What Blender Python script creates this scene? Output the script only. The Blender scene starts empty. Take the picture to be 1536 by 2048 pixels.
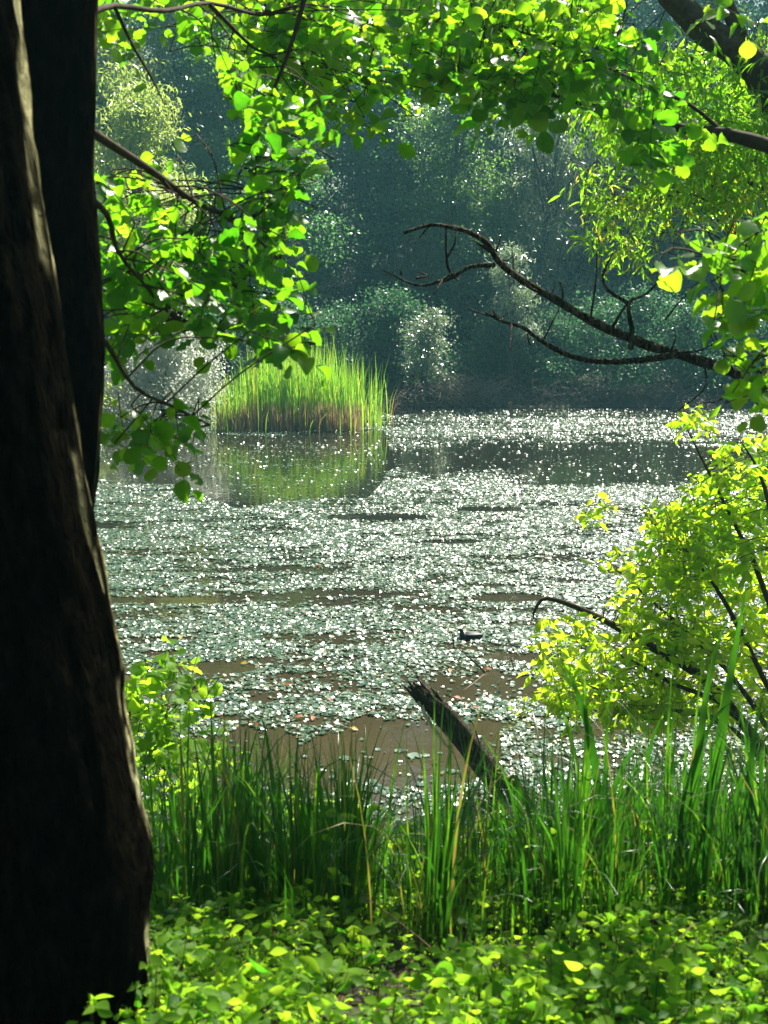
import bpy, math, random
import numpy as np
from mathutils import Vector
R = math.radians
rng = np.random.default_rng(7)
random.seed(7)
sc = bpy.context.scene
col = sc.collection

# ------------------------------------------------------------------ camera, world, sun
CAM_H, PITCH, FPX = 4.6, R(10.98), 2700.0        # focal length in pixels of a 1536 x 2048 frame
cam = bpy.data.objects.new('camera', bpy.data.cameras.new('camera'))
col.objects.link(cam); sc.camera = cam
cam.location = (0, 0, CAM_H); cam.rotation_euler = (R(90) - PITCH, 0, 0)
cam.data.sensor_fit = 'VERTICAL'; cam.data.sensor_height = 36; cam.data.sensor_width = 27
cam.data.lens = FPX / 2048 * 36
cam.data.clip_start = 0.05; cam.data.clip_end = 600
cam.data.dof.use_dof = True; cam.data.dof.focus_distance = 16; cam.data.dof.aperture_fstop = 7.0

SUN_AZ, SUN_EL = R(27), R(52)                    # azimuth to the right of the view axis
w = bpy.data.worlds.new('World'); sc.world = w; w.use_nodes = True
nt = w.node_tree; nt.nodes.clear()
sky = nt.nodes.new('ShaderNodeTexSky'); sky.sky_type = 'NISHITA'; sky.sun_disc = False
sky.sun_elevation = SUN_EL; sky.sun_rotation = SUN_AZ
bg = nt.nodes.new('ShaderNodeBackground'); bg.inputs['Strength'].default_value = 0.05
wo = nt.nodes.new('ShaderNodeOutputWorld')
nt.links.new(sky.outputs[0], bg.inputs[0]); nt.links.new(bg.outputs[0], wo.inputs[0])
sd = bpy.data.lights.new('sun', 'SUN'); sd.energy = 5.0; sd.angle = R(0.5); sd.color = (1, .95, .84)
sun = bpy.data.objects.new('sun', sd); col.objects.link(sun)
S = Vector((math.sin(SUN_AZ) * math.cos(SUN_EL), math.cos(SUN_AZ) * math.cos(SUN_EL), math.sin(SUN_EL)))
sun.rotation_euler = S.to_track_quat('Z', 'Y').to_euler(); sun.location = S * 60
sc.view_settings.view_transform = 'Standard'; sc.view_settings.look = 'None'
sc.view_settings.exposure = 1.6; sc.view_settings.gamma = 1
sc.render.engine = 'CYCLES'
cy = sc.cycles
cy.max_bounces = 6; cy.diffuse_bounces = 3; cy.glossy_bounces = 3; cy.transmission_bounces = 4
cy.transparent_max_bounces = 8; cy.volume_bounces = 0; cy.caustics_reflective = False; cy.caustics_refractive = False
cy.sample_clamp_indirect = 3.0
cy.use_denoising = True

# ------------------------------------------------------------------ helpers
cp, sp = math.cos(PITCH), math.sin(PITCH)
def P(u, v, D):
    """World point at depth y = D seen at pixel (u, v) of the 1536 x 2048 photograph."""
    x = (u - 768) / FPX; y = -(v - 1024) / FPX
    d = np.array([x, y * sp + cp, y * cp - sp])
    return np.array([0, 0, CAM_H]) + d * (D / d[1])
def PX(p):
    """Pixel coordinates of world points (n,3)."""
    q = np.asarray(p, float) - np.array([0, 0, CAM_H])
    dep = q[..., 1] * cp - q[..., 2] * sp
    yy = q[..., 1] * sp + q[..., 2] * cp
    return 768 + FPX * q[..., 0] / dep, 1024 - FPX * yy / dep
def W(u, v, z=0.0):
    x = (u - 768) / FPX; y = -(v - 1024) / FPX
    d = np.array([x, y * sp + cp, y * cp - sp])
    return np.array([0, 0, CAM_H]) + d * ((z - CAM_H) / d[2])
def px(n, D):
    return n / FPX * D
def smooth(a, b, t):
    t = np.clip((t - a) / (b - a), 0, 1); return t * t * (3 - 2 * t)
_perm = np.random.default_rng(3).random((256, 256))
def vnoise(x, y):
    xi = np.floor(x).astype(int); yi = np.floor(y).astype(int)
    fx = x - xi; fy = y - yi; fx = fx * fx * (3 - 2 * fx); fy = fy * fy * (3 - 2 * fy)
    g = lambda a, b: _perm[a % 256, b % 256]
    return (g(xi, yi) * (1 - fx) + g(xi + 1, yi) * fx) * (1 - fy) + (g(xi, yi + 1) * (1 - fx) + g(xi + 1, yi + 1) * fx) * fy
def fbm(x, y, o=4):
    s = 0; a = .5
    for i in range(o):
        s = s + a * vnoise(x * 2 ** i + 17.3 * i, y * 2 ** i + 9.1 * i); a *= .5
    return s / (1 - .5 ** o)
def inpoly(u, v, poly):
    u = np.asarray(u, float); v = np.asarray(v, float); c = np.zeros(u.shape, bool); n = len(poly)
    for i in range(n):
        x1, y1 = poly[i]; x2, y2 = poly[(i + 1) % n]
        if y1 == y2: continue
        k = ((y1 > v) != (y2 > v)) & (u < (x2 - x1) * (v - y1) / (y2 - y1) + x1); c ^= k
    return c
def polysample(poly, n):
    a = np.array(poly); lo = a.min(0); hi = a.max(0); out = np.zeros((0, 2))
    while len(out) < n:
        q = lo + rng.random((n * 2, 2)) * (hi - lo)
        out = np.vstack([out, q[inpoly(q[:, 0], q[:, 1], poly)]])
    return out[:n]

class MB:
    """Collects vertex and face arrays and links them as ONE mesh object."""
    def __init__(s): s.v = []; s.n = 0; s.f = []; s.r = []; s.m = []
    def add(s, V, F, r=0.5, m=0):
        V = np.asarray(V, float).reshape(-1, 3)
        s.v.append(V); s.r.append(np.broadcast_to(np.asarray(r, float), (len(V),)))
        for f in (F if isinstance(F, list) else [F]):
            f = np.asarray(f, int)
            if len(f): s.f.append(f + s.n); s.m.append(np.full(len(f), m))
        s.n += len(V)
    def build(s, name, mats, parent=None, flat=False, loc=None):
        V = np.vstack(s.v)
        if parent is not None: V = V - np.array(WORLD.get(parent.name, (0, 0, 0)))
        if loc is not None: V = V - np.array(loc)
        me = bpy.data.meshes.new(name)
        tot = np.concatenate([np.full(len(f), f.shape[1]) for f in s.f])
        idx = np.concatenate([f.ravel() for f in s.f])
        me.vertices.add(len(V)); me.vertices.foreach_set('co', V.ravel().astype(np.float32))
        me.loops.add(len(idx)); me.loops.foreach_set('vertex_index', idx.astype(np.int32))
        me.polygons.add(len(tot))
        me.polygons.foreach_set('loop_start', np.concatenate([[0], np.cumsum(tot)[:-1]]).astype(np.int32))
        me.polygons.foreach_set('material_index', np.concatenate(s.m).astype(np.int32))
        me.polygons.foreach_set('use_smooth', np.full(len(tot), not flat))
        me.update(calc_edges=True)
        a = me.attributes.new('rnd', 'FLOAT', 'POINT'); a.data.foreach_set('value', np.concatenate(s.r).astype(np.float32))
        for m in (mats if isinstance(mats, (list, tuple)) else [mats]): me.materials.append(m)
        o = bpy.data.objects.new(name, me); col.objects.link(o)
        if parent is not None: o.parent = parent
        if loc is not None: o.location = loc
        return o
WORLD = {}
def tag(o, label=None, cat=None, group=None, kind=None):
    if label: o['label'] = label
    if cat: o['category'] = cat
    if group: o['group'] = group
    if kind: o['kind'] = kind
    return o
def thing(name, loc, label, cat, group=None, rz=0, s=1):
    o = bpy.data.objects.new(name, None); col.objects.link(o); o.empty_display_size = .2
    o.location = tuple(loc); o.rotation_euler = (0, 0, rz); o.scale = (s, s, s)
    WORLD[o.name] = tuple(loc)
    return tag(o, label, cat, group)

def scatter(mb, T, pos, Rm, sc_, r, m=0):
    """Adds copies of template T = (verts, [face arrays]) to mb; Rm (N,3,3) has columns side, axis, normal."""
    V, Fs = T; N = len(pos); k = len(V)
    if N == 0: return
    sc_ = np.asarray(sc_, float); sc_ = sc_.reshape(N, -1) if sc_.ndim > 1 else sc_.reshape(N, 1)
    X = np.einsum('nij,nkj->nki', Rm, V[None] * sc_[:, None, :]) + pos[:, None, :]
    off = (np.arange(N) * k)[:, None, None]
    mb.add(X.reshape(-1, 3), [(f[None] + off).reshape(-1, f.shape[1]) for f in Fs], np.repeat(np.broadcast_to(r, (N,)), k), m)
def frames(axis, nrm):
    a = axis / (np.linalg.norm(axis, axis=1, keepdims=True) + 1e-9)
    n = nrm - (nrm * a).sum(1, keepdims=True) * a
    n = n / (np.linalg.norm(n, axis=1, keepdims=True) + 1e-9)
    return np.stack([np.cross(a, n), a, n], axis=2)
def leaf_t(ws, fold=.25, curl=.2, petiole=0.0, wave=0.0):
    """Leaf of length 1 along +y: half-widths ws at even stations, folded along its midrib and curled."""
    n = len(ws); V = []; F = []
    for i, h in enumerate(ws):
        t = i / (n - 1); z = -curl * t * t; e = wave * math.sin(i * 2.6)
        V += [(-h, t, z + fold * h + e * h), (0, t, z), (h, t, z + fold * h - e * h)]
    for i in range(n - 1):
        b = 3 * i; F += [(b, b + 1, b + 4, b + 3), (b + 1, b + 2, b + 5, b + 4)]
    if petiole:
        k = len(V); V += [(-.018, -petiole, .02), (.018, -petiole, .02), (.018, 0.02, 0), (-.018, .02, 0)]; F.append((k, k + 1, k + 2, k + 3))
    return np.array(V, float), [np.array(F)]
ALDER = leaf_t([.04, .22, .35, .43, .47, .45, .36, .15], .18, .14, .25, .12)
ALDERS = [ALDER, leaf_t([.03, .2, .33, .41, .45, .43, .33, .12], .45, .30, .25, .2), leaf_t([.05, .25, .38, .45, .46, .42, .32, .16], .08, -.12, .25, .18), leaf_t([.03, .18, .3, .38, .41, .38, .27, .09], .7, .45, .25, .1), leaf_t([.04, .24, .36, .42, .44, .41, .3, .12], -.25, .2, .25, .25)]
OVAL = leaf_t([.02, .14, .24, .29, .285, .23, .13, .01], .22, .25, .15)
LANCE = leaf_t([.02, .19, .22, .13, .01], .3, .3, .1)
WILLOW = leaf_t([.02, .10, .09, .01], .3, .35)
FAR = (np.array([(0, 0, 0), (.32, .5, .08), (0, 1, -.1), (-.32, .5, .08)], float), [np.array([(0, 1, 2, 3)])])
NARROW = (np.array([(0, 0, 0), (.13, .5, .04), (0, 1, -.1), (-.13, .5, .04)], float), [np.array([(0, 1, 2, 3)])])

def tube(mb, pts, radii, k=6, r=.5, m=0, jit=0, cap=True, sub=3):
    pts = np.asarray(pts, float); radii = np.broadcast_to(np.asarray(radii, float), (len(pts),))
    if sub > 1 and len(pts) > 2:                    # Catmull-Rom through the points
        q = np.vstack([2 * pts[0] - pts[1], pts, 2 * pts[-1] - pts[-2]]); o = []; ro = []
        for i in range(len(pts) - 1):
            for j in range(sub):
                t = j / sub; a, b, c, d = q[i:i + 4]
                o.append(.5 * (2 * b + (c - a) * t + (2 * a - 5 * b + 4 * c - d) * t * t + (3 * b - a - 3 * c + d) * t ** 3)); ro.append(radii[i] * (1 - t) + radii[i + 1] * t)
        o.append(pts[-1]); ro.append(radii[-1]); pts = np.array(o); radii = np.array(ro)
    n = len(pts); tan = np.gradient(pts, axis=0); tan /= np.linalg.norm(tan, axis=1, keepdims=True) + 1e-9
    ref = np.array([0, 0, 1.]) if abs(tan[:, 2]).mean() < .8 else np.array([0, 1., 0])
    s = np.cross(tan, ref); s /= np.linalg.norm(s, axis=1, keepdims=True) + 1e-9
    t2 = np.cross(s, tan); th = np.arange(k) / k * 2 * math.pi
    rr = radii[:, None] * (1 + jit * (rng.random((n, k)) - .5))
    V = pts[:, None] + rr[..., None] * (np.cos(th)[None, :, None] * s[:, None] + np.sin(th)[None, :, None] * t2[:, None])
    i, j = np.meshgrid(np.arange(n - 1), np.arange(k), indexing='ij'); j2 = (j + 1) % k
    F = np.stack([i * k + j, i * k + j2, (i + 1) * k + j2, (i + 1) * k + j], -1).reshape(-1, 4)
    V = V.reshape(-1, 3)
    Fs = [F]
    if cap:
        V = np.vstack([V, pts[-1]]); e = n * k; jj = np.arange(k)
        Fs.append(np.stack([(n - 1) * k + jj, (n - 1) * k + (jj + 1) % k, np.full(k, e)], -1))
    mb.add(V, Fs, r, m)

# ------------------------------------------------------------------ materials
def node(nt, t, **kw):
    n = nt.nodes.new(t)
    for k, v in kw.items():
        if k in n.inputs: n.inputs[k].default_value = v
        else: setattr(n, k, v)
    return n
def newmat(name):
    m = bpy.data.materials.new(name); m.use_nodes = True; m.node_tree.nodes.clear()
    return m, m.node_tree
def ramp(nt, stops):
    n = nt.nodes.new('ShaderNodeValToRGB'); e = n.color_ramp.elements
    while len(e) < len(stops): e.new(.5)
    for q, (p, c) in zip(e, stops): q.position = p; q.color = (*c, 1)
    return n
def leaf_mat(name, refl, trans, fac=.5, rough=.35, spec=.5):
    """refl, trans: colour stops over the per-leaf random value."""
    m, nt = newmat(name)
    at = node(nt, 'ShaderNodeAttribute', attribute_name='rnd')
    a = ramp(nt, refl); b = ramp(nt, trans)
    tc = node(nt, 'ShaderNodeTexCoord'); nz = node(nt, 'ShaderNodeTexNoise', Scale=38.0, Detail=3.0); ma = node(nt, 'ShaderNodeMath', operation='MULTIPLY_ADD'); ma.inputs[1].default_value = .5
    sb = node(nt, 'ShaderNodeMath', operation='SUBTRACT'); sb.inputs[1].default_value = .25; L = nt.links.new
    L(tc.outputs['Object'], nz.inputs[0]); L(nz.outputs[0], ma.inputs[0]); L(at.outputs['Fac'], ma.inputs[2]); L(ma.outputs[0], sb.inputs[0])
    L(sb.outputs[0], a.inputs[0]); L(sb.outputs[0], b.inputs[0])
    p = node(nt, 'ShaderNodeBsdfPrincipled', Roughness=rough); p.inputs['Specular IOR Level'].default_value = spec
    t = node(nt, 'ShaderNodeBsdfTranslucent'); mx = node(nt, 'ShaderNodeMixShader'); mx.inputs[0].default_value = fac
    o = node(nt, 'ShaderNodeOutputMaterial')
    nt.links.new(a.outputs[0], p.inputs['Base Color']); nt.links.new(b.outputs[0], t.inputs['Color'])
    nt.links.new(p.outputs[0], mx.inputs[1]); nt.links.new(t.outputs[0], mx.inputs[2]); nt.links.new(mx.outputs[0], o.inputs[0])
    return m
def bark_mat(name, stops, scale=(9, 9, 1.6), bump=.6, dist=.03, rough=.9, sun_rim=None):
    m, nt = newmat(name)
    tc = node(nt, 'ShaderNodeTexCoord'); mp = node(nt, 'ShaderNodeMapping'); mp.inputs['Scale'].default_value = scale
    n1 = node(nt, 'ShaderNodeTexNoise', Scale=2.2, Detail=7.0, Roughness=.65); v1 = node(nt, 'ShaderNodeTexVoronoi', Scale=2.6, feature='DISTANCE_TO_EDGE')
    mixv = node(nt, 'ShaderNodeMath', operation='MULTIPLY_ADD'); mixv.inputs[1].default_value = .8
    cr = ramp(nt, stops); bp = node(nt, 'ShaderNodeBump', Strength=bump, Distance=dist)
    p = node(nt, 'ShaderNodeBsdfPrincipled', Roughness=rough); p.inputs['Specular IOR Level'].default_value = 0.0 if sun_rim else .12
    o = node(nt, 'ShaderNodeOutputMaterial'); L = nt.links.new
    L(tc.outputs['Object'], mp.inputs[0]); L(mp.outputs[0], n1.inputs[0]); L(mp.outputs[0], v1.inputs[0])
    L(v1.outputs[0], mixv.inputs[0]); L(n1.outputs[0], mixv.inputs[2]); L(n1.outputs[0], cr.inputs[0])
    out = cr.outputs[0]
    if sun_rim:  # blends in the pale colour of the painted sunlit rim
        at_ = node(nt, 'ShaderNodeAttribute', attribute_name='rnd'); c2_ = ramp(nt, sun_rim); mx = node(nt, 'ShaderNodeMix', data_type='RGBA')
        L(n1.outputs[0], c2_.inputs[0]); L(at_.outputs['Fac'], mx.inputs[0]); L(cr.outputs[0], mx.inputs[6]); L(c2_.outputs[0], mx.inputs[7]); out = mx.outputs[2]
    L(mixv.outputs[0], bp.inputs['Height']); L(out, p.inputs['Base Color']); L(bp.outputs[0], p.inputs['Normal']); L(p.outputs[0], o.inputs[0])
    return m
M = {}
M['alder'] = leaf_mat('alder_leaf', [(0, (.025, .075, .01)), (1, (.06, .13, .015))], [(0, (.07, .36, .006)), (.6, (.30, .70, .012)), (1, (.58, .88, .03))], .6, .34, .45)
M['willow'] = leaf_mat('willow_leaf', [(0, (.06, .13, .02)), (1, (.12, .17, .025))], [(0, (.22, .64, .012)), (.8, (.46, .86, .03)), (.93, (.8, .82, .04)), (1, (.85, .52, .04))], .58, .36, .5)
M['elder'] = leaf_mat('elder_leaf', [(0, (.07, .12, .015)), (1, (.13, .17, .025))], [(0, (.32, .70, .012)), (.5, (.60, .92, .02)), (1, (.84, .95, .06))], .66, .38, .45)
M['ground_leaf'] = leaf_mat('ground_leaf', [(0, (.025, .09, .01)), (1, (.15, .28, .025))], [(0, (.08, .38, .01)), (1, (.60, .90, .04))], .62, .5, .12)
M['sedge'] = leaf_mat('sedge_blade', [(0, (.02, .055, .012)), (.85, (.055, .12, .02)), (1, (.2, .15, .05))], [(0, (.03, .17, .008)), (.75, (.09, .34, .012)), (.9, (.26, .56, .02)), (1, (.5, .4, .06))], .42, .3, .6)
M['reed'] = leaf_mat('reed_blade', [(0, (.06, .12, .03)), (.8, (.12, .17, .04)), (.93, (.14, .17, .04)), (.94, (.35, .27, .05)), (1, (.35, .25, .05))], [(0, (.26, .68, .03)), (.9, (.5, .82, .06)), (.94, (.8, .6, .06)), (1, (.8, .55, .06))], .5, .45, .4)
M['reed_dry'] = leaf_mat('dry_reed', [(0, (.22, .15, .08)), (1, (.40, .30, .17))], [(0, (.36, .25, .11)), (1, (.6, .45, .22))], .35, .6, .3)
M['far_dark'] = leaf_mat('dark_far_leaf', [(0, (.02, .05, .03)), (1, (.045, .095, .05))], [(0, (.05, .17, .06)), (1, (.13, .32, .10))], .42, .42, .4)
M['far_teal'] = leaf_mat('teal_far_leaf', [(0, (.025, .065, .03)), (1, (.05, .11, .05))], [(0, (.09, .30, .07)), (1, (.26, .54, .13))], .5, .34, .6)
M['far_mid'] = leaf_mat('green_far_leaf', [(0, (.03, .07, .025)), (1, (.06, .12, .04))], [(0, (.14, .34, .05)), (1, (.34, .58, .10))], .5, .34, .6)
M['far_silver'] = leaf_mat('silver_far_leaf', [(0, (.08, .11, .07)), (1, (.14, .18, .11))], [(0, (.30, .46, .2)), (1, (.5, .66, .32))], .35, .26, 1.0)
M['silver_glint'] = leaf_mat('silver_glint_leaf', [(0, (.22, .26, .2)), (1, (.36, .40, .32))], [(0, (.55, .62, .42)), (1, (.75, .80, .60))], .45, .42, 1.0)  # silvery leaf, whitened so its colour stands in for sun glint
M['far_gold'] = leaf_mat('sunny_far_leaf', [(0, (.08, .13, .03)), (1, (.14, .18, .05))], [(0, (.36, .55, .08)), (1, (.62, .74, .16))], .5, .35, .6)
M['bark'] = bark_mat('alder_bark', [(.3, (.0012, .001, .0007)), (.5, (.0035, .003, .002)), (.7, (.012, .010, .006))], (18, 18, 7), 1.0, .04, sun_rim=[(.3, (.06, .05, .025)), (.48, (.38, .35, .17)), (.64, (.62, .57, .31))])  # second set of stops: sunlight on the trunk's rim, painted pale
M['branch'] = bark_mat('branch_bark', [(.3, (.035, .03, .02)), (.7, (.12, .10, .07))], (14, 14, 14), .4, .01)
M['twig'] = bark_mat('twig_bark', [(.3, (.03, .022, .012)), (.7, (.08, .06, .035))], (14, 14, 14), .2, .005)
M['dead'] = bark_mat('dead_wood', [(.3, (.012, .009, .006)), (.52, (.05, .042, .028)), (.7, (.24, .20, .15))], (26, 26, 5), 1.0, .04)
M['bleached'] = bark_mat('bleached_wood', [(.3, (.42, .36, .27)), (.7, (.70, .64, .52))], (30, 30, 6), .5, .01)
M['moss'] = bark_mat('mossy_bark', [(.3, (.07, .07, .02)), (.6, (.20, .19, .07)), (.8, (.32, .28, .16))], (22, 22, 12), .6, .02)
M['brush'] = bark_mat('brush_twig', [(.3, (.10, .08, .055)), (.7, (.24, .2, .15))], (10, 10, 10), .2, .01)

M['litter'] = leaf_mat('dead_leaf', [(0, (.05, .03, .015)), (1, (.20, .13, .07))], [(0, (.08, .05, .02)), (1, (.25, .16, .06))], .25, .7, .2)
def soil_mat():
    m, nt = newmat('bank_soil'); L = nt.links.new
    tc = node(nt, 'ShaderNodeTexCoord'); n1 = node(nt, 'ShaderNodeTexNoise', Scale=3.0, Detail=9.0, Roughness=.7)
    n2 = node(nt, 'ShaderNodeTexVoronoi', Scale=26.0)
    cr = ramp(nt, [(.3, (.012, .01, .006)), (.5, (.035, .028, .015)), (.62, (.03, .045, .012)), (.75, (.075, .058, .034))])
    bp = node(nt, 'ShaderNodeBump', Strength=.8, Distance=.04); ad = node(nt, 'ShaderNodeMath', operation='ADD')
    p = node(nt, 'ShaderNodeBsdfPrincipled', Roughness=.95); o = node(nt, 'ShaderNodeOutputMaterial')
    L(tc.outputs['Object'], n1.inputs[0]); L(tc.outputs['Object'], n2.inputs[0]); L(n1.outputs[0], cr.inputs[0])
    L(n1.outputs[0], ad.inputs[0]); L(n2.outputs[0], ad.inputs[1]); L(ad.outputs[0], bp.inputs['Height'])
    L(cr.outputs[0], p.inputs['Base Color']); L(bp.outputs[0], p.inputs['Normal']); L(p.outputs[0], o.inputs[0])
    return m
M['soil'] = soil_mat()
def water_mat():
    m, nt = newmat('pond_water'); L = nt.links.new
    tc = node(nt, 'ShaderNodeTexCoord'); mp = node(nt, 'ShaderNodeMapping'); mp.inputs['Scale'].default_value = (1, 1.0, 1)
    n1 = node(nt, 'ShaderNodeTexNoise', Scale=5.0, Detail=3.0, Roughness=.55)
    n2 = node(nt, 'ShaderNodeTexNoise', Scale=.35, Detail=3.0)
    sx = node(nt, 'ShaderNodeSeparateXYZ'); mr = node(nt, 'ShaderNodeMapRange'); mr.inputs[1].default_value = 10; mr.inputs[2].default_value = 26; L(tc.outputs['Object'], sx.inputs[0]); L(sx.outputs[1], mr.inputs[0])
    ad = node(nt, 'ShaderNodeMath', operation='MULTIPLY_ADD'); ad.inputs[1].default_value = .35; L(n2.outputs[0], ad.inputs[0]); L(mr.outputs[0], ad.inputs[2])   # browner by the bank, darker farther out
    cr = ramp(nt, [(.15, (.052, .040, .017)), (.5, (.030, .024, .012)), (1, (.014, .014, .009))])
    bp = node(nt, 'ShaderNodeBump', Strength=.10, Distance=.02)
    p = node(nt, 'ShaderNodeBsdfPrincipled', Roughness=.03); p.inputs['IOR'].default_value = 1.333
    o = node(nt, 'ShaderNodeOutputMaterial')
    L(tc.outputs['Object'], mp.inputs[0]); L(mp.outputs[0], n1.inputs[0]); L(tc.outputs['Object'], n2.inputs[0])
    L(n1.outputs[0], bp.inputs['Height']); L(ad.outputs[0], cr.inputs[0]); L(cr.outputs[0], p.inputs['Base Color'])
    L(bp.outputs[0], p.inputs['Normal']); L(p.outputs[0], o.inputs[0])
    return m
M['water'] = water_mat()
M['pad'] = leaf_mat('floating_leaf', [(0, (.03, .08, .04)), (.9, (.085, .155, .075)), (.97, (.16, .15, .05)), (1, (.22, .15, .05))], [(0, (.06, .14, .03)), (1, (.12, .2, .04))], .15, .33, .8)
def plain(name, c, rough=.5, spec=.5):
    m, nt = newmat(name); p = node(nt, 'ShaderNodeBsdfPrincipled', Roughness=rough); p.inputs['Specular IOR Level'].default_value = spec
    n = node(nt, 'ShaderNodeTexNoise', Scale=30.0, Detail=4.0); tc = node(nt, 'ShaderNodeTexCoord')
    cr = ramp(nt, [(.3, tuple(x * .75 for x in c)), (.7, tuple(x * 1.25 for x in c))]); o = node(nt, 'ShaderNodeOutputMaterial')
    nt.links.new(tc.outputs['Object'], n.inputs[0]); nt.links.new(n.outputs[0], cr.inputs[0]); nt.links.new(cr.outputs[0], p.inputs['Base Color']); nt.links.new(p.outputs[0], o.inputs[0])
    return m

# ------------------------------------------------------------------ terrain and water
def gz(x, y):
    x = np.asarray(x, float); y = np.asarray(y, float)
    near = np.interp(y, [-30, 0, 2, 4, 5.5, 9.0, 10.5, 13], [3.3, 3.1, 3.0, 2.45, 1.72, 0.0, -.6, -1.4]) + (fbm(x * .9, y * .9) - .5) * .16
    far = np.interp(y, [36, 40.2, 42, 50, 70, 120], [-1.2, 0, .5, 1.6, 5, 11]) + (fbm(x * .3 + 40, y * .3) - .5) * .8 * smooth(40.5, 46, y)
    left = np.interp(-x - np.interp(y, [10, 20, 33, 40], [5, 7.0, 8.4, 6.5]), [-3, 0, 2, 20], [-1.2, 0, .6, 3.5])
    right = np.interp(x - np.interp(y, [9, 14, 30], [4.4, 7.5, 15]), [-3, 0, 2, 20], [-1.2, 0, .6, 3.5])
    return np.maximum(np.maximum(np.maximum(near, far), np.maximum(left, right)), -1.2)
def grid(xs, ys):
    X, Y = np.meshgrid(xs, ys, indexing='ij'); V = np.stack([X, Y, gz(X, Y)], -1).reshape(-1, 3)
    i, j = np.meshgrid(np.arange(len(xs) - 1), np.arange(len(ys) - 1), indexing='ij'); n = len(ys)
    return V, np.stack([i * n + j, (i + 1) * n + j, (i + 1) * n + j + 1, i * n + j + 1], -1).reshape(-1, 4)
xs = np.concatenate([np.linspace(-60, -7, 54)[:-1], np.linspace(-7, 7, 94), np.linspace(7, 60, 54)[1:]])
ys = np.concatenate([np.linspace(-14, 1, 16)[:-1], np.linspace(1, 12, 80), np.linspace(12, 95, 110)[1:]])
b = MB(); b.add(*grid(xs, ys)); tag(b.build('ground', M['soil']), kind='structure')
b = MB(); b.add([(-58, 3, 0), (58, 3, 0), (58, 60, 0), (-58, 60, 0)], np.array([(0, 1, 2, 3)])); tag(b.build('water', M['water']), kind='structure')

# ------------------------------------------------------------------ floating leaves on the pond
def pad_t(seed):
    q = np.random.default_rng(seed); k = 9; th = np.arange(k) / k * 2 * math.pi
    rim = np.stack([np.cos(th), np.sin(th), .05 + .10 * q.normal(size=k)], -1); rim[:, :2] *= (1 + .12 * q.normal(size=(k, 1)))
    rim[0, :2] *= .45
    V = np.vstack([[(0, 0, 0)], rim]); j = np.arange(k)
    return V, [np.stack([np.zeros(k, int), 1 + j, 1 + (j + 1) % k], -1)]
def openness(u, v, x, y):
    """Share of floating leaves that stand at a place on the water (patches of open water stay free)."""
    d = np.ones(len(u))
    n = fbm(x * .22 + 5, y * 1.2 + 3); d *= smooth(.20, .38, n)
    n2 = fbm(x * .13 + 51, y * .9 + 13); d *= .55 + .45 * smooth(.38, .5, n2)
    n3 = fbm(x * 1.1 + 9, y * 3.6 + 70, 3); n4 = fbm(x * 3. + 19, y * 9. + 7, 2); d *= .10 + .90 * smooth(.33, .54, .6 * n3 + .4 * n4)     # small rafts with dark water between
    v0 = v; v = v + 34 * (fbm(x * .35 + 80, y * .5 + 4) - .5)      # ragged, not straight, edges
    d *= .08 + .92 * smooth(822, 846, v)
    d[(v0 < 890)] *= .5
    d[inpoly(u, v, [(150, 870), (770, 868), (790, 930), (735, 990), (560, 1000), (470, 1010), (330, 960), (150, 960)])] *= .05
    st = inpoly(u, v + 22 * (rng.random(len(v)) - .5), [(760, 884), (1560, 884), (1560, 968), (1250, 976), (1080, 972), (1000, 955), (860, 962), (760, 930)]); d[st] *= .03
    v = v0
    for cu, cv, ru, rv in [(425, 1338, 105, 14), (330, 1308, 60, 6), (1020, 1196, 80, 11), (900, 1085, 70, 5), (560, 1138, 60, 5), (1060, 1318, 70, 9), (1010, 1315, 60, 9), (760, 1035, 130, 8), (980, 1020, 90, 6), (1250, 1145, 60, 6)]:
        q = ((u - cu) / ru) ** 2 + ((v - cv) / rv) ** 2; d *= smooth(.5, 1.15, q)
    w_ = v + 10 * np.sin(u / 37.) + 6 * np.sin(u / 13. + 2)
    d[inpoly(u, w_, [(330, 1478), (480, 1462), (620, 1474), (720, 1444), (880, 1448), (1000, 1456), (1010, 1560), (760, 1580), (560, 1585), (330, 1550)])] *= .025
    d[inpoly(u, w_, [(800, 1398), (860, 1352), (980, 1348), (1090, 1362), (1120, 1398), (960, 1408)])] *= .06
    d[(v > 1590)] *= .55
    return d
N = 1000000
yy = np.sqrt(rng.random(N) * (39.6 ** 2 - 8.6 ** 2) + 8.6 ** 2); xx = (rng.random(N) - .5) * 2 * (.31 * yy + .8)
pp = np.stack([xx, yy, np.zeros(N)], -1); u, v = PX(pp)
keep = (rng.random(N) < .88 * openness(u, v, xx, yy)) & (gz(xx, yy) < -.12)
pp = pp[keep]; n = len(pp)
mb = MB(); which = rng.integers(0, 6, n)
for k in range(6):
    q = pp[which == k]; m_ = len(q)
    ax = rng.normal(size=(m_, 3)); ax[:, 2] = 0
    tl = np.tan(R(14)) * rng.normal(size=(m_, 2)); nr = np.stack([tl[:, 0] + .07, tl[:, 1] - .13, np.ones(m_)], -1)
    s_ = .012 + .021 * rng.random(m_) ** 1.4; q = q.copy(); q[:, 2] = .006 + rng.random(m_) * .012 + s_ * .12
    scatter(mb, pad_t(k), q, frames(ax, nr), s_, rng.random(m_) ** 1.3)
tag(mb.build('floating_leaves', M['pad']), 'mat of small round floating leaves glinting across the pond', 'floating leaves', kind='stuff')
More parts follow.
